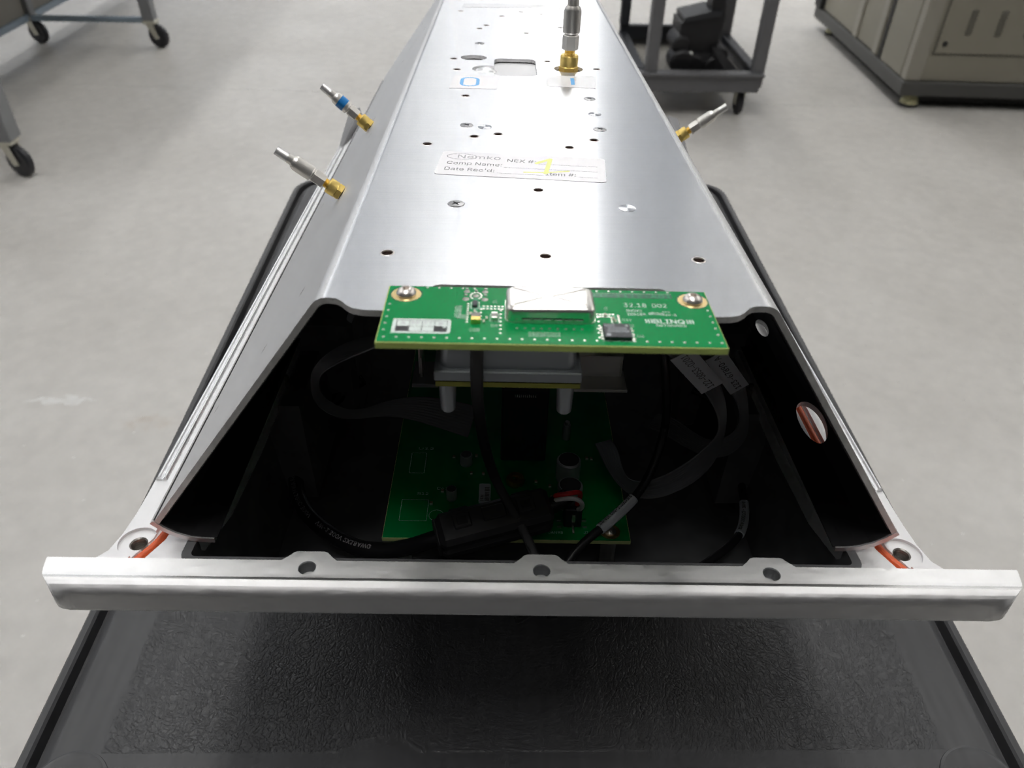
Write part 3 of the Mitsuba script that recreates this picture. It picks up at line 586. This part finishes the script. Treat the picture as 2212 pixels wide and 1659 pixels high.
# ================================================================== coaxial attenuators screwed on the cover
def attenuator(p0, d, s, label, band=False):
    t = thing('coax_attenuator', label, 'connector', None)
    p0, d = np.array(p0, float), np.array(d, float) / np.linalg.norm(d)
    L = lambda prof, n=24: lathe([(r * s, z * s) for r, z in prof], n, p0, d)
    H = lambda z0, z1, r: hexa(z0 * s, z1 * s, r * s, p0, d, .35 * s)
    k = add('gold_nut', [H(0.3, 3.2, 4.6), L([(0, 3.2), (4.1, 3.2), (4.3, 3.8), (4.3, 7.6), (3.9, 8.2), (0, 8.2)])], 'gold', t, 'gold plated coupling nut', smooth=30)
    add('thread', L([(0, 8)] + [(2.3 + .3 * (i % 2), 8.0 + .35 * i) for i in range(8)] + [(0, 10.6)], 20), 'gold', t, smooth=20)
    add('hexagon_nut', H(10.4, 17.0, 3.9), 'nickel', t, smooth=25)
    add('barrel', L([(0, 17), (3.0, 17), (3.0, 17.5), (3.8, 17.7), (4.05, 18.2), (4.05, 27.0), (3.7, 28.2), (2.9, 29.4), (0, 29.4)], 32), 'nickel', t, smooth=25)
    if band: add('blue_band', L([(4.07, 20.2), (4.22, 20.2), (4.22, 25.2), (4.07, 25.2)], 32), 'band_blue', t, 'blue tape band', smooth=25)
    add('collar', L([(0, 29.4), (2.6, 29.4), (2.6, 32), (2.2, 32.3), (0, 32.3)], 24), 'nickel', t, smooth=25)
    add('threaded_tip', L([(0, 32.3)] + [(2.45 + .13 * (i % 2), 32.3 + .28 * i) for i in range(24)] + [(1.9, 39.0), (1.7, 36), (0, 36)], 24), 'steel', t, smooth=20)
    return t
nL, nR = np.array([-75.7, 0, 54.7]) / 93.4, np.array([75.7, 0, 54.7]) / 93.4
attenuator((20.2, 228.4, 74.0), (.01, -.01, 1), 1.0, 'upright steel attenuator with gold nut rising from the hole in the top of the cover')
attenuator(np.array([-73.6, 132.1, 49.0]), nL, .735, 'plain steel attenuator on the left side of the cover, nearest to the camera')
attenuator(np.array([-78.7, 240.8, 42.0]), nL + np.array([0, .10, .09]), .775, 'steel attenuator with a blue band on the left side of the cover', True)
attenuator(np.array([85.1, 264.0, 33.1]), nR, .775, 'shiny steel attenuator sticking out of the right side of the cover')

# ================================================================== things inside the housing
fb = thing('filter_block', 'grey cast filter block hanging under the cover behind the green board', 'filter')
add('body', loft([(rring(-26.5, 10.2, 11.5, 44, 3), 48.5), (rring(-25.6, 9.4, 12.3, 43, 3), 73.5)]), 'grey_casting', fb, smooth=30)
add('flange', bx(-28, 11.6, 10, 46, 45.3, 48.6, .35), 'grey_casting', fb)
add('board', bx(-27.6, 11.3, 10.2, 46, 43.6, 45.1), 'olive_edge', fb, 'olive green board under the block')
for x in (-24.6, 7.7):
    add('peg', lathe([(0, 33.6), (1.6, 33.6), (2.1, 34.2), (2.5, 43.6), (0, 43.6)], 24, (x, 13.2, 0)), 'grey_casting', fb, 'tapered grey peg', smooth=30)
sp = thing('shield_plate', 'small grey sheet metal plate standing right of the filter block', 'plate')
add('sheet', bx(14, 31.2, 60, 60.8, 13.5, 22.4, .1), 'satin_plate', sp)
add('folded_edge', bx(14, 31.4, 58.9, 61, 22.2, 22.8, .15), 'can_metal', sp)
add('folded_edge', bx(31.0, 31.6, 58.9, 61, 14.2, 22.8, .15), 'can_metal', sp)
add('base', bx(12, 33, 52, 64, 12.4, 13.6, .2), 'satin_plate', sp)
add('hanger', [bx(15, 22, 60.8, 61.6, 14, 44.6), bx(6, 22, 45, 61.6, 44.0, 44.9)], 'satin_plate', sp)
sp2 = thing('shield_plate', 'small grey metal bracket standing left of the filter block', 'plate')
add('sheet', bx(-37.4, -36.6, 58, 66, 13, 21, .1), 'can_metal', sp2)
add('base', bx(-40, -31, 54, 68, 11.6, 13.2, .2), 'ribbon_grey', sp2)
add('hanger', [bx(-38, -37.4, 60, 66, 13, 44.6), bx(-38, -22, 45, 61.6, 44.0, 44.9)], 'satin_plate', sp2)
# main board on the cavity floor
ib = thing('main_board', 'dark green main circuit board lying on the floor of the cavity', 'circuit board')
add('board_core', bx(-50.4, 36.9, 30.2, 160, -37.6, -36.1), 'inner_edge', ib, 'pale yellow green cut edge of the board')
add('solder_mask', bx(-50.2, 36.7, 30.4, 159.8, -36.1, -36.0), 'solder_green', ib)
for x, y in ((30.0, 34.5), (-44, 36), (30, 150), (-44, 150)):
    add('standoff', lathe([(0, -54.2), (2.8, -54.2), (2.8, -37.6), (0, -37.6)], 20, (x, y, 0)), 'steel', ib, smooth=30)
k = add('screw', lathe([(0, -36), (2.1, -36), (2.1, -35.2), (1.2, -34.6), (0, -34.5)], 24, (30, 34.5, 0)), 'screw_steel', ib, smooth=30)
add('washer', lathe([(2.2, -36), (3.6, -36), (3.6, -35.7), (2.2, -35.7)], 28, (30, 34.5, 0)), 'pad_gold', k)
def elcap(x, y, r, h):
    k = add('electrolytic_capacitor', lathe([(0, -36), (r * .96, -36), (r, -35.6), (r, -36 + h * .22), (r * .93, -36 + h * .27), (r, -36 + h * .32), (r, -36 + h - .6), (r * .9, -36 + h), (0, -36 + h)], 32, (x, y, 0)), 'capacitor_can', ib, 'round aluminium capacitor with black top', smooth=35)
    add('black_top', lathe([(0, -36 + h), (r * .84, -36 + h), (r * .84, -36 + h + .06), (0, -36 + h + .06)], 32, (x, y, 0)), 'capacitor_top', k)
elcap(16.6, 62.5, 4.6, 9.5); elcap(16.2, 48.5, 4.6, 9.5); elcap(-27.2, 50.5, 2.0, 4.8); elcap(-22.6, 70, 2.4, 4.8)
k = add('barcode_label', prism(rr(4.4, 10.5, .6, -15.0, 53.2), -36.0, -35.8), 'sleeve_white', ib, 'pale barcode label')
add('bar', [bx(-15.0, -13.2, 49.2 + .85 * i, 49.2 + .85 * i + (.45 if i % 3 else .65), -35.8, -35.75) for i in range(9)] + [bx(-16.6, -15.4, 49.2 + .9 * i, 49.6 + .9 * i, -35.8, -35.75) for i in range(4)], 'ink_grey', k)
add('pin_header', bx(13.6, 19.8, 36.5, 42.5, -36, -27.5, .3), 'chip_black', ib, 'black wire connector')
add('contact_pin', [bx(16.5, 17.2, 33.2, 36.8, -35.8, -35.2), bx(16.3, 17.4, 35.9, 36.6, -33, -30), bx(11.2, 12.8, 36, 36.6, -35.9, -35.4), bx(11.2, 12.8, 39, 39.6, -35.9, -35.4), bx(20.3, 21.9, 36, 36.6, -35.9, -35.4), bx(20.3, 21.9, 39, 39.6, -35.9, -35.4)], 'tin', ib)
for x, y in ((-.2, 88), (17.6, 86.5)):
    add('spacer_post', [cyl(x, y, -36, -28.5, 1.5, 18, .2), cyl(x, y, -28.5, -27, 1.0, 14, .2)], 'capacitor_can', ib, smooth=30)
add('wide_connector', bx(-9.2, 8.4, 72, 84, -36, -1.2, .5), 'chip_black', ib, 'black block connector')
add('terminal_strip', [bx(-4.4 + i * .75, -4.0 + i * .75, 71.6, 72.1, -4.6, -3.6) for i in range(11)], 'slot_light', ib)
add('inductor', lathe([(1.5, 0), (3.2, 0), (3.6, 1.2), (3.2, 2.6), (1.5, 2.6)], 28, (-3.5, 59.5, -36)), 'copper', ib, 'copper wound coil', smooth=25)
for x, y in [(4.6, 53.2), (7.4, 53.2), (-30.8, 54), (-34.5, 47.5), (10.0, 51.6), (-18.8, 74.5), (-27.6, 73.5), (4.4, 60), (9.6, 57.6), (-15.8, 64), (-20.4, 64.2), (25, 74), (26.8, 73.8)]:
    k = add('chip_part', bx(x - .5, x + .5, y - .6, y + .6, -36, -35.3, .05), 'ceramic_brown', ib)
    add('terminal', bx(x - .55, x + .55, y - .95, y - .5, -36, -35.2, .05), 'tin', k)
for s, x, y, w in [('J7', 20.6, 33.4, 1.6), ('JAN98', 8.0, 33.2, 5.2), ('C41', -33, 55, 4), ('R12', -40, 52, 4), ('U12', -42, 78, 6)]:
    add('printed_text', txt(s, x, y, -36.0, w, 1.3, 0, .03), 'inner_silk', ib)
add('printed_outline', [prism(rr(10, 11, .4, -40.5, 44).difference(rr(9.6, 10.6, .4, -40.5, 44)), -36, -35.97), prism(Point(-32.2, 41.5).buffer(2.8).difference(Point(-32.2, 41.5).buffer(2.55)), -36, -35.97), prism(rr(6, 12, .3, -41.5, 70).difference(rr(5.6, 11.6, .3, -41.5, 70)), -36, -35.97)], 'inner_silk', ib)
# ferrite clamp on the thick power cable
pc = thing('power_cable', 'thick black power cable looping round the left floor of the cavity', 'cable')
PP = spline([(-70, 118, -30), (-85.0, 106, -38), (-90.5, 92, -41), (-91.5, 80, -42), (-88.6, 64, -42), (-82.5, 50, -42), (-70.5, 37.4, -42), (-56.1, 28.9, -40.5), (-42, 25.6, -36), (-30.1, 23.4, -28.5), (-11, 27.8, -25), (7, 33, -23), (14, 37, -21)], 120)
add('jacket', tube(PP, 2.9, 18), 'cable_black', pc, smooth=True)
Lp = np.r_[0, np.cumsum(np.linalg.norm(np.diff(PP, axis=0), axis=1))]
add('printed_text', [wrap_txt('CSA AWM 105C 300V', PP, 2.9, 62, 26, 1.5, .35), wrap_txt('VW-1 300V 2X18AWG', PP, 2.9, 92, 26, 1.5, .35)], 'ink_grey', pc)
fr = thing('ferrite_clamp', 'black snap-on ferrite clamp round the power cable', 'ferrite clamp')
ax = np.array([37.5, 10.2, 4.2]); ax /= np.linalg.norm(ax)
def ferr(m, along=0.0):
    m = m.copy(); c = np.array([-11, 27.6, -25.2]); x = ax; zz = np.array([0, -.35, 1.0]); y = np.cross(zz, x); y /= np.linalg.norm(y); z = np.cross(x, y)
    Mx = np.eye(4); Mx[:3, 0], Mx[:3, 1], Mx[:3, 2], Mx[:3, 3] = x, y, z, c; m.apply_transform(Mx); return m
half = lambda z0, z1: bx(-19.5, 19.5, -6.2, 6.2, z0, z1, 1.6)
tunnel = trimesh.creation.cylinder(3.1, 60, sections=24); tunnel.apply_transform(trimesh.transformations.rotation_matrix(math.pi / 2, [0, 1, 0]))
add('lower_half', ferr(fix(man(half(-6.4, -.1)) - man(tunnel))), 'ferrite_plastic', fr)
add('upper_half', ferr(fix(man(half(.1, 6.0)) - man(tunnel))), 'ferrite_plastic', fr)
for x in (-11, 11):
    k = add('latch', ferr(bx(x - 3.4, x + 3.4, 5.2, 7.6, -3.4, 3.2, .5)), 'ferrite_plastic', fr)
    add('window', ferr(bx(x - 2, x + 2, 7.5, 7.7, -2.2, .4, .1)), 'black_film', k)
    k = add('latch', ferr(bx(x - 3.0, x + 3.0, -1.8, 3.6, 5.8, 6.8, .4)), 'ferrite_plastic', fr)
    add('window', ferr(bx(x - 1.7, x + 1.7, -.6, 2.2, 6.7, 6.95, .1)), 'black_film', k)
add('hinge', ferr(bx(-4, 4, -1.5, 3.5, 5.8, 6.9, .4)), 'ferrite_plastic', fr)
add('end_cap', ferr(fix(man(bx(-20.6, -19.3, -5, 5, -5, 4.8, .5)) - man(tunnel))), 'ferrite_plastic', fr)
wr = thing('wire', 'short red wire on the connector of the main board', 'wire')
add('jacket', tube(spline([(12, 36.5, -21.5), (9.8, 34.4, -18.6), (13.3, 33.2, -16.6), (17.4, 36.0, -18.5), (17.8, 39, -27.5)], 30), .85, 10), 'wire_red', wr, smooth=True)
wr = thing('wire', 'short white wire on the connector of the main board', 'wire')
add('jacket', tube(spline([(12, 36, -22), (10.0, 33.2, -19.6), (15.2, 32.2, -17.8), (18.6, 33.4, -21.0), (18.3, 37, -27.5)], 30), .85, 10), 'wire_white', wr, smooth=True)
# thin coaxial cables with printed sleeves
cx1 = thing('coax_cable', 'thin black coaxial cable with a white printed sleeve, crossing the main board', 'cable')
P1 = spline([(36, 55, 30), (39, 46, 40), (43.5, 44.6, 22), (46.2, 47.6, 8), (46.3, 47.5, -4), (41.6, 39.5, -14), (36.4, 33.3, -18), (24.6, 22.8, -22), (15, 14.2, -25), (7.4, 4, -30), (-4, -4, -36)], 140)
L1 = np.r_[0, np.cumsum(np.linalg.norm(np.diff(P1, axis=0), axis=1))]
add('jacket', tube(P1, 1.45, 14), 'cable_black', cx1, smooth=True)
def nearest(P, L, q): return L[np.argmin(np.linalg.norm(P - np.array(q), axis=1))]
sa, sb = nearest(P1, L1, (36.4, 33.3, -18)), nearest(P1, L1, (23.6, 22, -22.2))
seg = np.array([[np.interp(q, L1, P1[:, k]) for k in range(3)] for q in np.linspace(sa, sb, 24)])
k = add('sleeve', tube(seg, 1.85, 18), 'sleeve_white', cx1, 'white printed identification sleeve', smooth=True)
add('printed_text', wrap_txt('BMA00072-003 REVA02', P1, 1.85, sa + .5, (sb - sa) - 1.0, 1.5, .42), 'ink_black', k)
cx2 = thing('coax_cable', 'thin black coaxial cable with a pale sleeve, looping round the right floor of the cavity', 'cable')
P2 = spline([(70, 100, -20), (80, 92, -24), (85.0, 83, -31), (85.8, 68, -39.5), (84.8, 56, -42.5), (79.5, 41.3, -43), (69.3, 30.9, -43), (57, 22, -43), (40, 12, -43.5)], 120)
L2 = np.r_[0, np.cumsum(np.linalg.norm(np.diff(P2, axis=0), axis=1))]
add('jacket', tube(P2, 1.45, 14), 'cable_black', cx2, smooth=True)
sa, sb = nearest(P2, L2, (85, 57, -42.5)), nearest(P2, L2, (79, 40.5, -43))
seg = np.array([[np.interp(q, L2, P2[:, k]) for k in range(3)] for q in np.linspace(sa, sb, 24)])
k = add('sleeve', tube(seg, 1.8, 18), 'sleeve_white', cx2, 'pale printed identification sleeve', smooth=True)
add('printed_text', wrap_txt('BMA00072-004', P2, 1.8, sa + 1, (sb - sa) - 2, 1.3, .3, flip=True), 'ink_black', k)
# flat black strap falling from under the green board
ss = thing('flat_cable', 'flat black cable hanging down from under the green board', 'cable')
Q = [(-16.3, 6, 72), (-16.3, 4.4, 62), (-16.5, 9.5, 45), (-16.1, 24, 22), (-14.5, 34, 2), (-10.4, 33, -12), (-4.6, 26, -19), (1.6, 17, -27), (6, 8, -34), (8, 0, -40)]
add('jacket', ribbon([(x - 1.7, y, z) for x, y, z in Q], [(x + 1.7, y + .2, z) for x, y, z in Q], .9, 1), 'strap_black', ss, smooth=True)
# grey ribbon cables
def rb(name, label, A, B, m='ribbon_grey', tags=()):
    k = thing(name, label, 'cable'); add('ribbon', ribbon(A, B, .75, 10), m, k, smooth=45)
    return k
rb('ribbon_cable', 'grey ribbon cable looping left of the filter block', [(-46.6, 32.4, 45), (-58.1, 38.7, 38), (-67.4, 44.6, 28), (-74.9, 57.2, 10), (-75.1, 63.9, -5), (-67.1, 66.4, -12), (-55, 70.7, -14), (-41.2, 70.8, -16), (-21.7, 64.1, -18)],
   [(-45.8, 26.9, 45), (-54.2, 32, 38), (-64.2, 39.5, 28), (-71.8, 55.9, 10), (-71.6, 67.4, -5), (-64.8, 69.5, -10), (-51.7, 74.2, -9), (-36.2, 76.1, -8.5), (-18.4, 70, -8)])
k1 = rb('ribbon_cable', 'grey ribbon cable hanging in a wide loop right of the main board', [(48.5, 38.1, 40), (62, 47.4, 20), (68.4, 50.8, 0), (64.9, 45, -12), (52.8, 39.2, -20), (41.2, 39.2, -24), (32.6, 53.5, -28), (28.4, 78.3, -32)],
        [(39.3, 33.9, 40), (54.9, 40.5, 22), (62.6, 40.6, 6), (58.8, 41.7, -4), (47.5, 38.6, -12), (39.1, 41.5, -18), (36.3, 57.8, -26), (35.2, 81.4, -32)])
k2 = rb('ribbon_cable', 'grey ribbon cable curving along the right wall of the cavity', [(58.9, 43.4, 36), (72.4, 53.4, 16), (80, 61.8, -4), (80.5, 60.8, -14), (74.1, 58.4, -20), (64.4, 65.4, -24), (50.7, 86.7, -30)],
        [(51.5, 39.2, 36), (66.7, 47.8, 16), (74.8, 56.3, 0), (75.2, 58.5, -8), (70.1, 57.9, -12), (63.4, 66.7, -16), (53.2, 85.7, -22)])
def tag(parent, a, b, c, s):        # sticker on a ribbon: corner a, b along the ribbon, c across it
    a, b, c = (np.array(q, float) for q in (a, b, c)); u, v = b - a, c - a; n = np.cross(u, v); n /= np.linalg.norm(n)
    if n[1] > 0: n = -n
    Mx = np.eye(4); Mx[:3, 0], Mx[:3, 1], Mx[:3, 2], Mx[:3, 3] = u / np.linalg.norm(u), v / np.linalg.norm(v), n, a
    p = bx(0, np.linalg.norm(u), 0, np.linalg.norm(v), 0, .25); p.apply_transform(Mx); k = add('tag', p, 'ribbon_label', parent, 'pale printed tag')
    t = txt(s, 1, np.linalg.norm(v) * .35, .25, np.linalg.norm(u) - 2, np.linalg.norm(v) * .3, 0, .05, flip=True); t.apply_transform(Mx); add('printed_text', t, 'ink_black', k)
tag(k1, (40.2, 32.2, 39), (53.4, 37.6, 23), (47, 34.4, 42), '122-0053-0201')
tag(k2, (52.4, 37.6, 35.5), (64.6, 43.2, 19), (58.5, 40, 38), '123-67890-A')

# ================================================================== grey service cart behind, right
sc = thing('service_cart', 'dark grey plastic service cart on casters carrying black gear, behind the cover', 'cart')
add('front_panel', bx(.57, 1.052, 3.12, 3.15, .104, .172, .004), 'cart_grey', sc, world=True)
add('rim', bx(.565, 1.062, 3.105, 3.16, .166, .180, .004), 'cart_grey', sc, world=True)
for x in (.575, 1.04):
    add('side_panel', bx(x - .016, x + .016, 3.14, 3.74, .104, .150, .004), 'cart_grey', sc, world=True)
    add('dark_bar', bx(x - .02, x + .02, 3.165, 3.72, .150, .184, .004), 'bluish_black', sc, 'upper side wall of the tray with shade painted near black', world=True)  # inner side walls of the tray, their shade painted in as near black
add('rear_panel', bx(.56, 1.05, 3.72, 3.74, .104, .150, .004), 'cart_grey', sc, world=True)
add('dark_bar', bx(.56, 1.05, 3.70, 3.735, .150, .21, .004), 'bluish_black', sc, 'upper side wall of the tray with shade painted near black', world=True)
add('shelf', bx(.57, 1.045, 3.13, 3.73, .108, .126), 'shelf_liner', sc, world=True)
for x, y in ((.610, 3.145), (1.037, 3.145)):
    add('post', bx(x - .024, x + .024, y - .024, y + .024, .12, .82, .006), 'cart_grey', sc, world=True)
add('dark_bar', bx(.555, .597, 3.69, 3.73, .21, .80, .004), 'bluish_black', sc, 'upper side wall of the tray with shade painted near black', world=True)
add('post', bx(1.012, 1.06, 3.68, 3.728, .12, .82, .006), 'cart_grey', sc, world=True)
add('top_tray', bx(.56, 1.065, 3.11, 3.74, .80, .87, .006), 'cart_grey', sc, world=True)
for x in (.62, 1.0):
    for y in (3.19, 3.68):
        k = add('caster', [bx(x - .019, x - .015, y - .02, y + .02, .04, .104), bx(x + .015, x + .019, y - .02, y + .02, .04, .104), bx(x - .025, x + .025, y - .025, y + .025, .098, .106)], 'zinc', sc, world=True)
        add('wheel', lathe([(0, -.012), (.044, -.012), (.05, -.007), (.05, .007), (.044, .012), (0, .012)], 28, (x, y, .05), (1, 0, 0)), 'wheel_black', k, world=True, smooth=35)
# black gear on its shelf
bg = thing('black_tool_stand', 'black blocky tool with upright grip on the shelf of the grey service cart', 'tool')
def hull(*pts): return trimesh.convex.convex_hull(np.array(pts, float))
def blk(xs, ys, zs): return [(x, y, z) for x in xs for y in ys for z in zs]
def lobe(x, z, r, y0, y1): return lathe([(0, 0), (r * .8, 0), (r, r * .2), (r, y1 - y0 - r * .2), (r * .8, y1 - y0), (0, y1 - y0)], 20, (x, y0, z), (0, 1, 0))
add('base', hull(*blk((.745, .94), (3.24, 3.50), (.126, .15)), *blk((.76, .92), (3.26, 3.48), (.20, .215))), 'gear_black', bg, world=True)
for x, z, r, y0, y1 in ((.752, .185, .050, 3.22, 3.33), (.745, .245, .036, 3.25, 3.40), (.800, .172, .044, 3.23, 3.30), (.885, .168, .040, 3.23, 3.36), (.915, .205, .030, 3.26, 3.42)):
    add('roller', lobe(x, z, r, y0, y1), 'gear_black', bg, world=True, smooth=35)
add('body', hull(*blk((.745, .895), (3.28, 3.46), (.20, .27)), *blk((.738, .75), (3.29, 3.45), (.29, .318)), *blk((.86, .912), (3.29, 3.44), (.33, .352))), 'gear_black', bg, world=True)
add('top_plate', hull(*blk((.748, .756), (3.28, 3.45), (.326, .342)), *blk((.85, .895), (3.28, 3.45), (.350, .366))), 'bluish_black', bg, world=True)
add('grip', hull(*blk((.858, .912), (3.3, 3.4), (.33, .36)), *blk((.852, .900), (3.33, 3.42), (.54, .56))), 'gear_black', bg, world=True)
add('arm', hull(*blk((.87, .90), (3.24, 3.40), (.15, .24)), *blk((.93, .99), (3.2, 3.34), (.126, .155))), 'gear_black', bg, world=True)
add('knob', trimesh.creation.icosphere(2, .011).apply_translation([.783, 3.235, .22]), 'steel', bg, world=True, smooth=True)

# ================================================================== rolling bench behind, left
wb = thing('rolling_bench', 'grey steel bench frame on black casters at the upper left', 'bench')
def caster(x, y, parent, ang):
    c, s = math.cos(ang), math.sin(ang); ox, oy = x + .028 * c, y + .028 * s
    k = add('caster', [hull(*[(x + dx * c - e * s, y + dx * s + e * c, z) for dx, z in ((-.02, .115), (.02, .115), (.045, .045), (.02, .04)) for e in (sg * .018, sg * .022)]) for sg in (-1, 1)] + [bx(x - .03, x + .03, y - .03, y + .03, .108, .125, .003)], 'zinc', parent, world=True)
    add('wheel', lathe([(0, -.014), (.044, -.014), (.052, -.008), (.052, .008), (.044, .014), (0, .014)], 28, (ox, oy, .052), (-s, c, 0)), 'wheel_black', k, world=True, smooth=35)
for x, y, w, ang in ((-1.672, 4.02, .028, -.3), (-1.612, 2.50, .036, -.4), (-2.27, 4.06, .026, -.3), (-2.25, 2.50, .034, -.2)):
    add('leg', bx(x - w, x + w, y - w, y + w, .122, .86, .004), 'bench_grey', wb, world=True)
    caster(x + .0, y, wb, ang)
add('rail', bx(-2.25, -1.69, 4.03, 4.06, .105, .128, .003), 'bench_blue', wb, 'blue grey lower rail', world=True)
add('rail', bx(-2.285, -2.255, 2.5, 5.2, .105, .135, .003), 'bench_blue', wb, 'blue grey lower rail', world=True)
add('side_sheet', bx(-2.275, -2.268, 2.5, 5.2, .135, .80), 'bench_panel', wb, 'drab side sheet', world=True)
add('worktop', bx(-2.32, -1.57, 2.44, 5.25, .86, .89, .004), 'bench_grey', wb, world=True)

# ================================================================== instrument cabinet behind, right
cb = thing('equipment_cabinet', 'large beige metal equipment cabinet on a dark plinth at the upper right', 'cabinet')
def cab(m):
    m = fix(m); m = m.copy(); m.apply_transform(trimesh.transformations.rotation_matrix(-.05, [0, 0, 1], [1.72, 3.27, 0])); return m
add('plinth', cab(bx(1.700, 3.0, 3.265, 4.60, .055, .112, .004)), 'cabinet_plinth', cb, 'dark grey plinth', world=True)
add('body', cab(bx(1.716, 2.98, 3.285, 4.58, .112, 1.5, .004)), 'cabinet_beige', cb, world=True)
add('corner_post', cab(bx(1.708, 1.772, 3.278, 3.33, .113, 1.5, .003)), 'cabinet_rail', cb, world=True)
add('door', cab(bx(1.795, 2.9, 3.278, 3.29, .225, 1.4, .003)), 'cabinet_beige', cb, world=True)
add('door_gap', cab([bx(1.787, 1.795, 3.282, 3.29, .217, 1.4), bx(1.787, 2.9, 3.282, 3.29, .217, .225)]), 'cabinet_slot', cb, world=True)
for i in range(8):
    x = 1.885 + .118 * i
    add('vent_slot', cab(bx(x, x + .026, 3.273, 3.283, .296, .392, .004)), 'cabinet_slot', cb, world=True)
add('lock', cab(lathe([(0, 0), (.010, 0), (.008, .006), (0, .007)], 20, (1.822, 3.278, .262), (0, -1, 0))), 'cabinet_gap', cb, world=True)
add('seam', cab(bx(1.711, 1.72, 3.60, 3.628, .113, 1.5)), 'cabinet_gap', cb, world=True)
add('side_panel', cab(bx(1.709, 1.72, 3.34, 3.585, .113, 1.5, .003)), 'cabinet_beige', cb, world=True)
for y0, y1, m in ((3.645, 3.70, 'cabinet_rail'), (3.93, 3.99, 'cabinet_rail')):
    add('side_rail', cab(bx(1.706, 1.72, y0, y1, .113, 1.5, .003)), m, cb, world=True)
add('side_post', cab(bx(1.69, 1.72, 4.50, 4.60, .113, 1.5, .004)), 'cabinet_gap', cb, 'black corner post', world=True)
add('under_gap_shade', cab(bx(1.76, 2.95, 3.33, 4.45, .012, .056)), 'cabinet_gap', cb, world=True)  # near-black block paints in the shade of the gap under the plinth
for x, y in ((1.775, 3.32), (2.9, 3.32), (1.775, 4.45), (2.9, 4.45)):
    k = add('foot', cab(lathe([(0, .012), (.038, .012), (.03, .036), (.012, .056), (0, .056)], 24, (x, y, 0))), 'foot_cream', cb, 'cream levelling foot', world=True, smooth=30)
    add('rubber_pad', cab(lathe([(0, 0), (.04, 0), (.04, .012), (0, .012)], 24, (x, y, 0))), 'wheel_black', k, world=True, smooth=30)
scene = {k: v for k, v in scene.items() if v is not None}
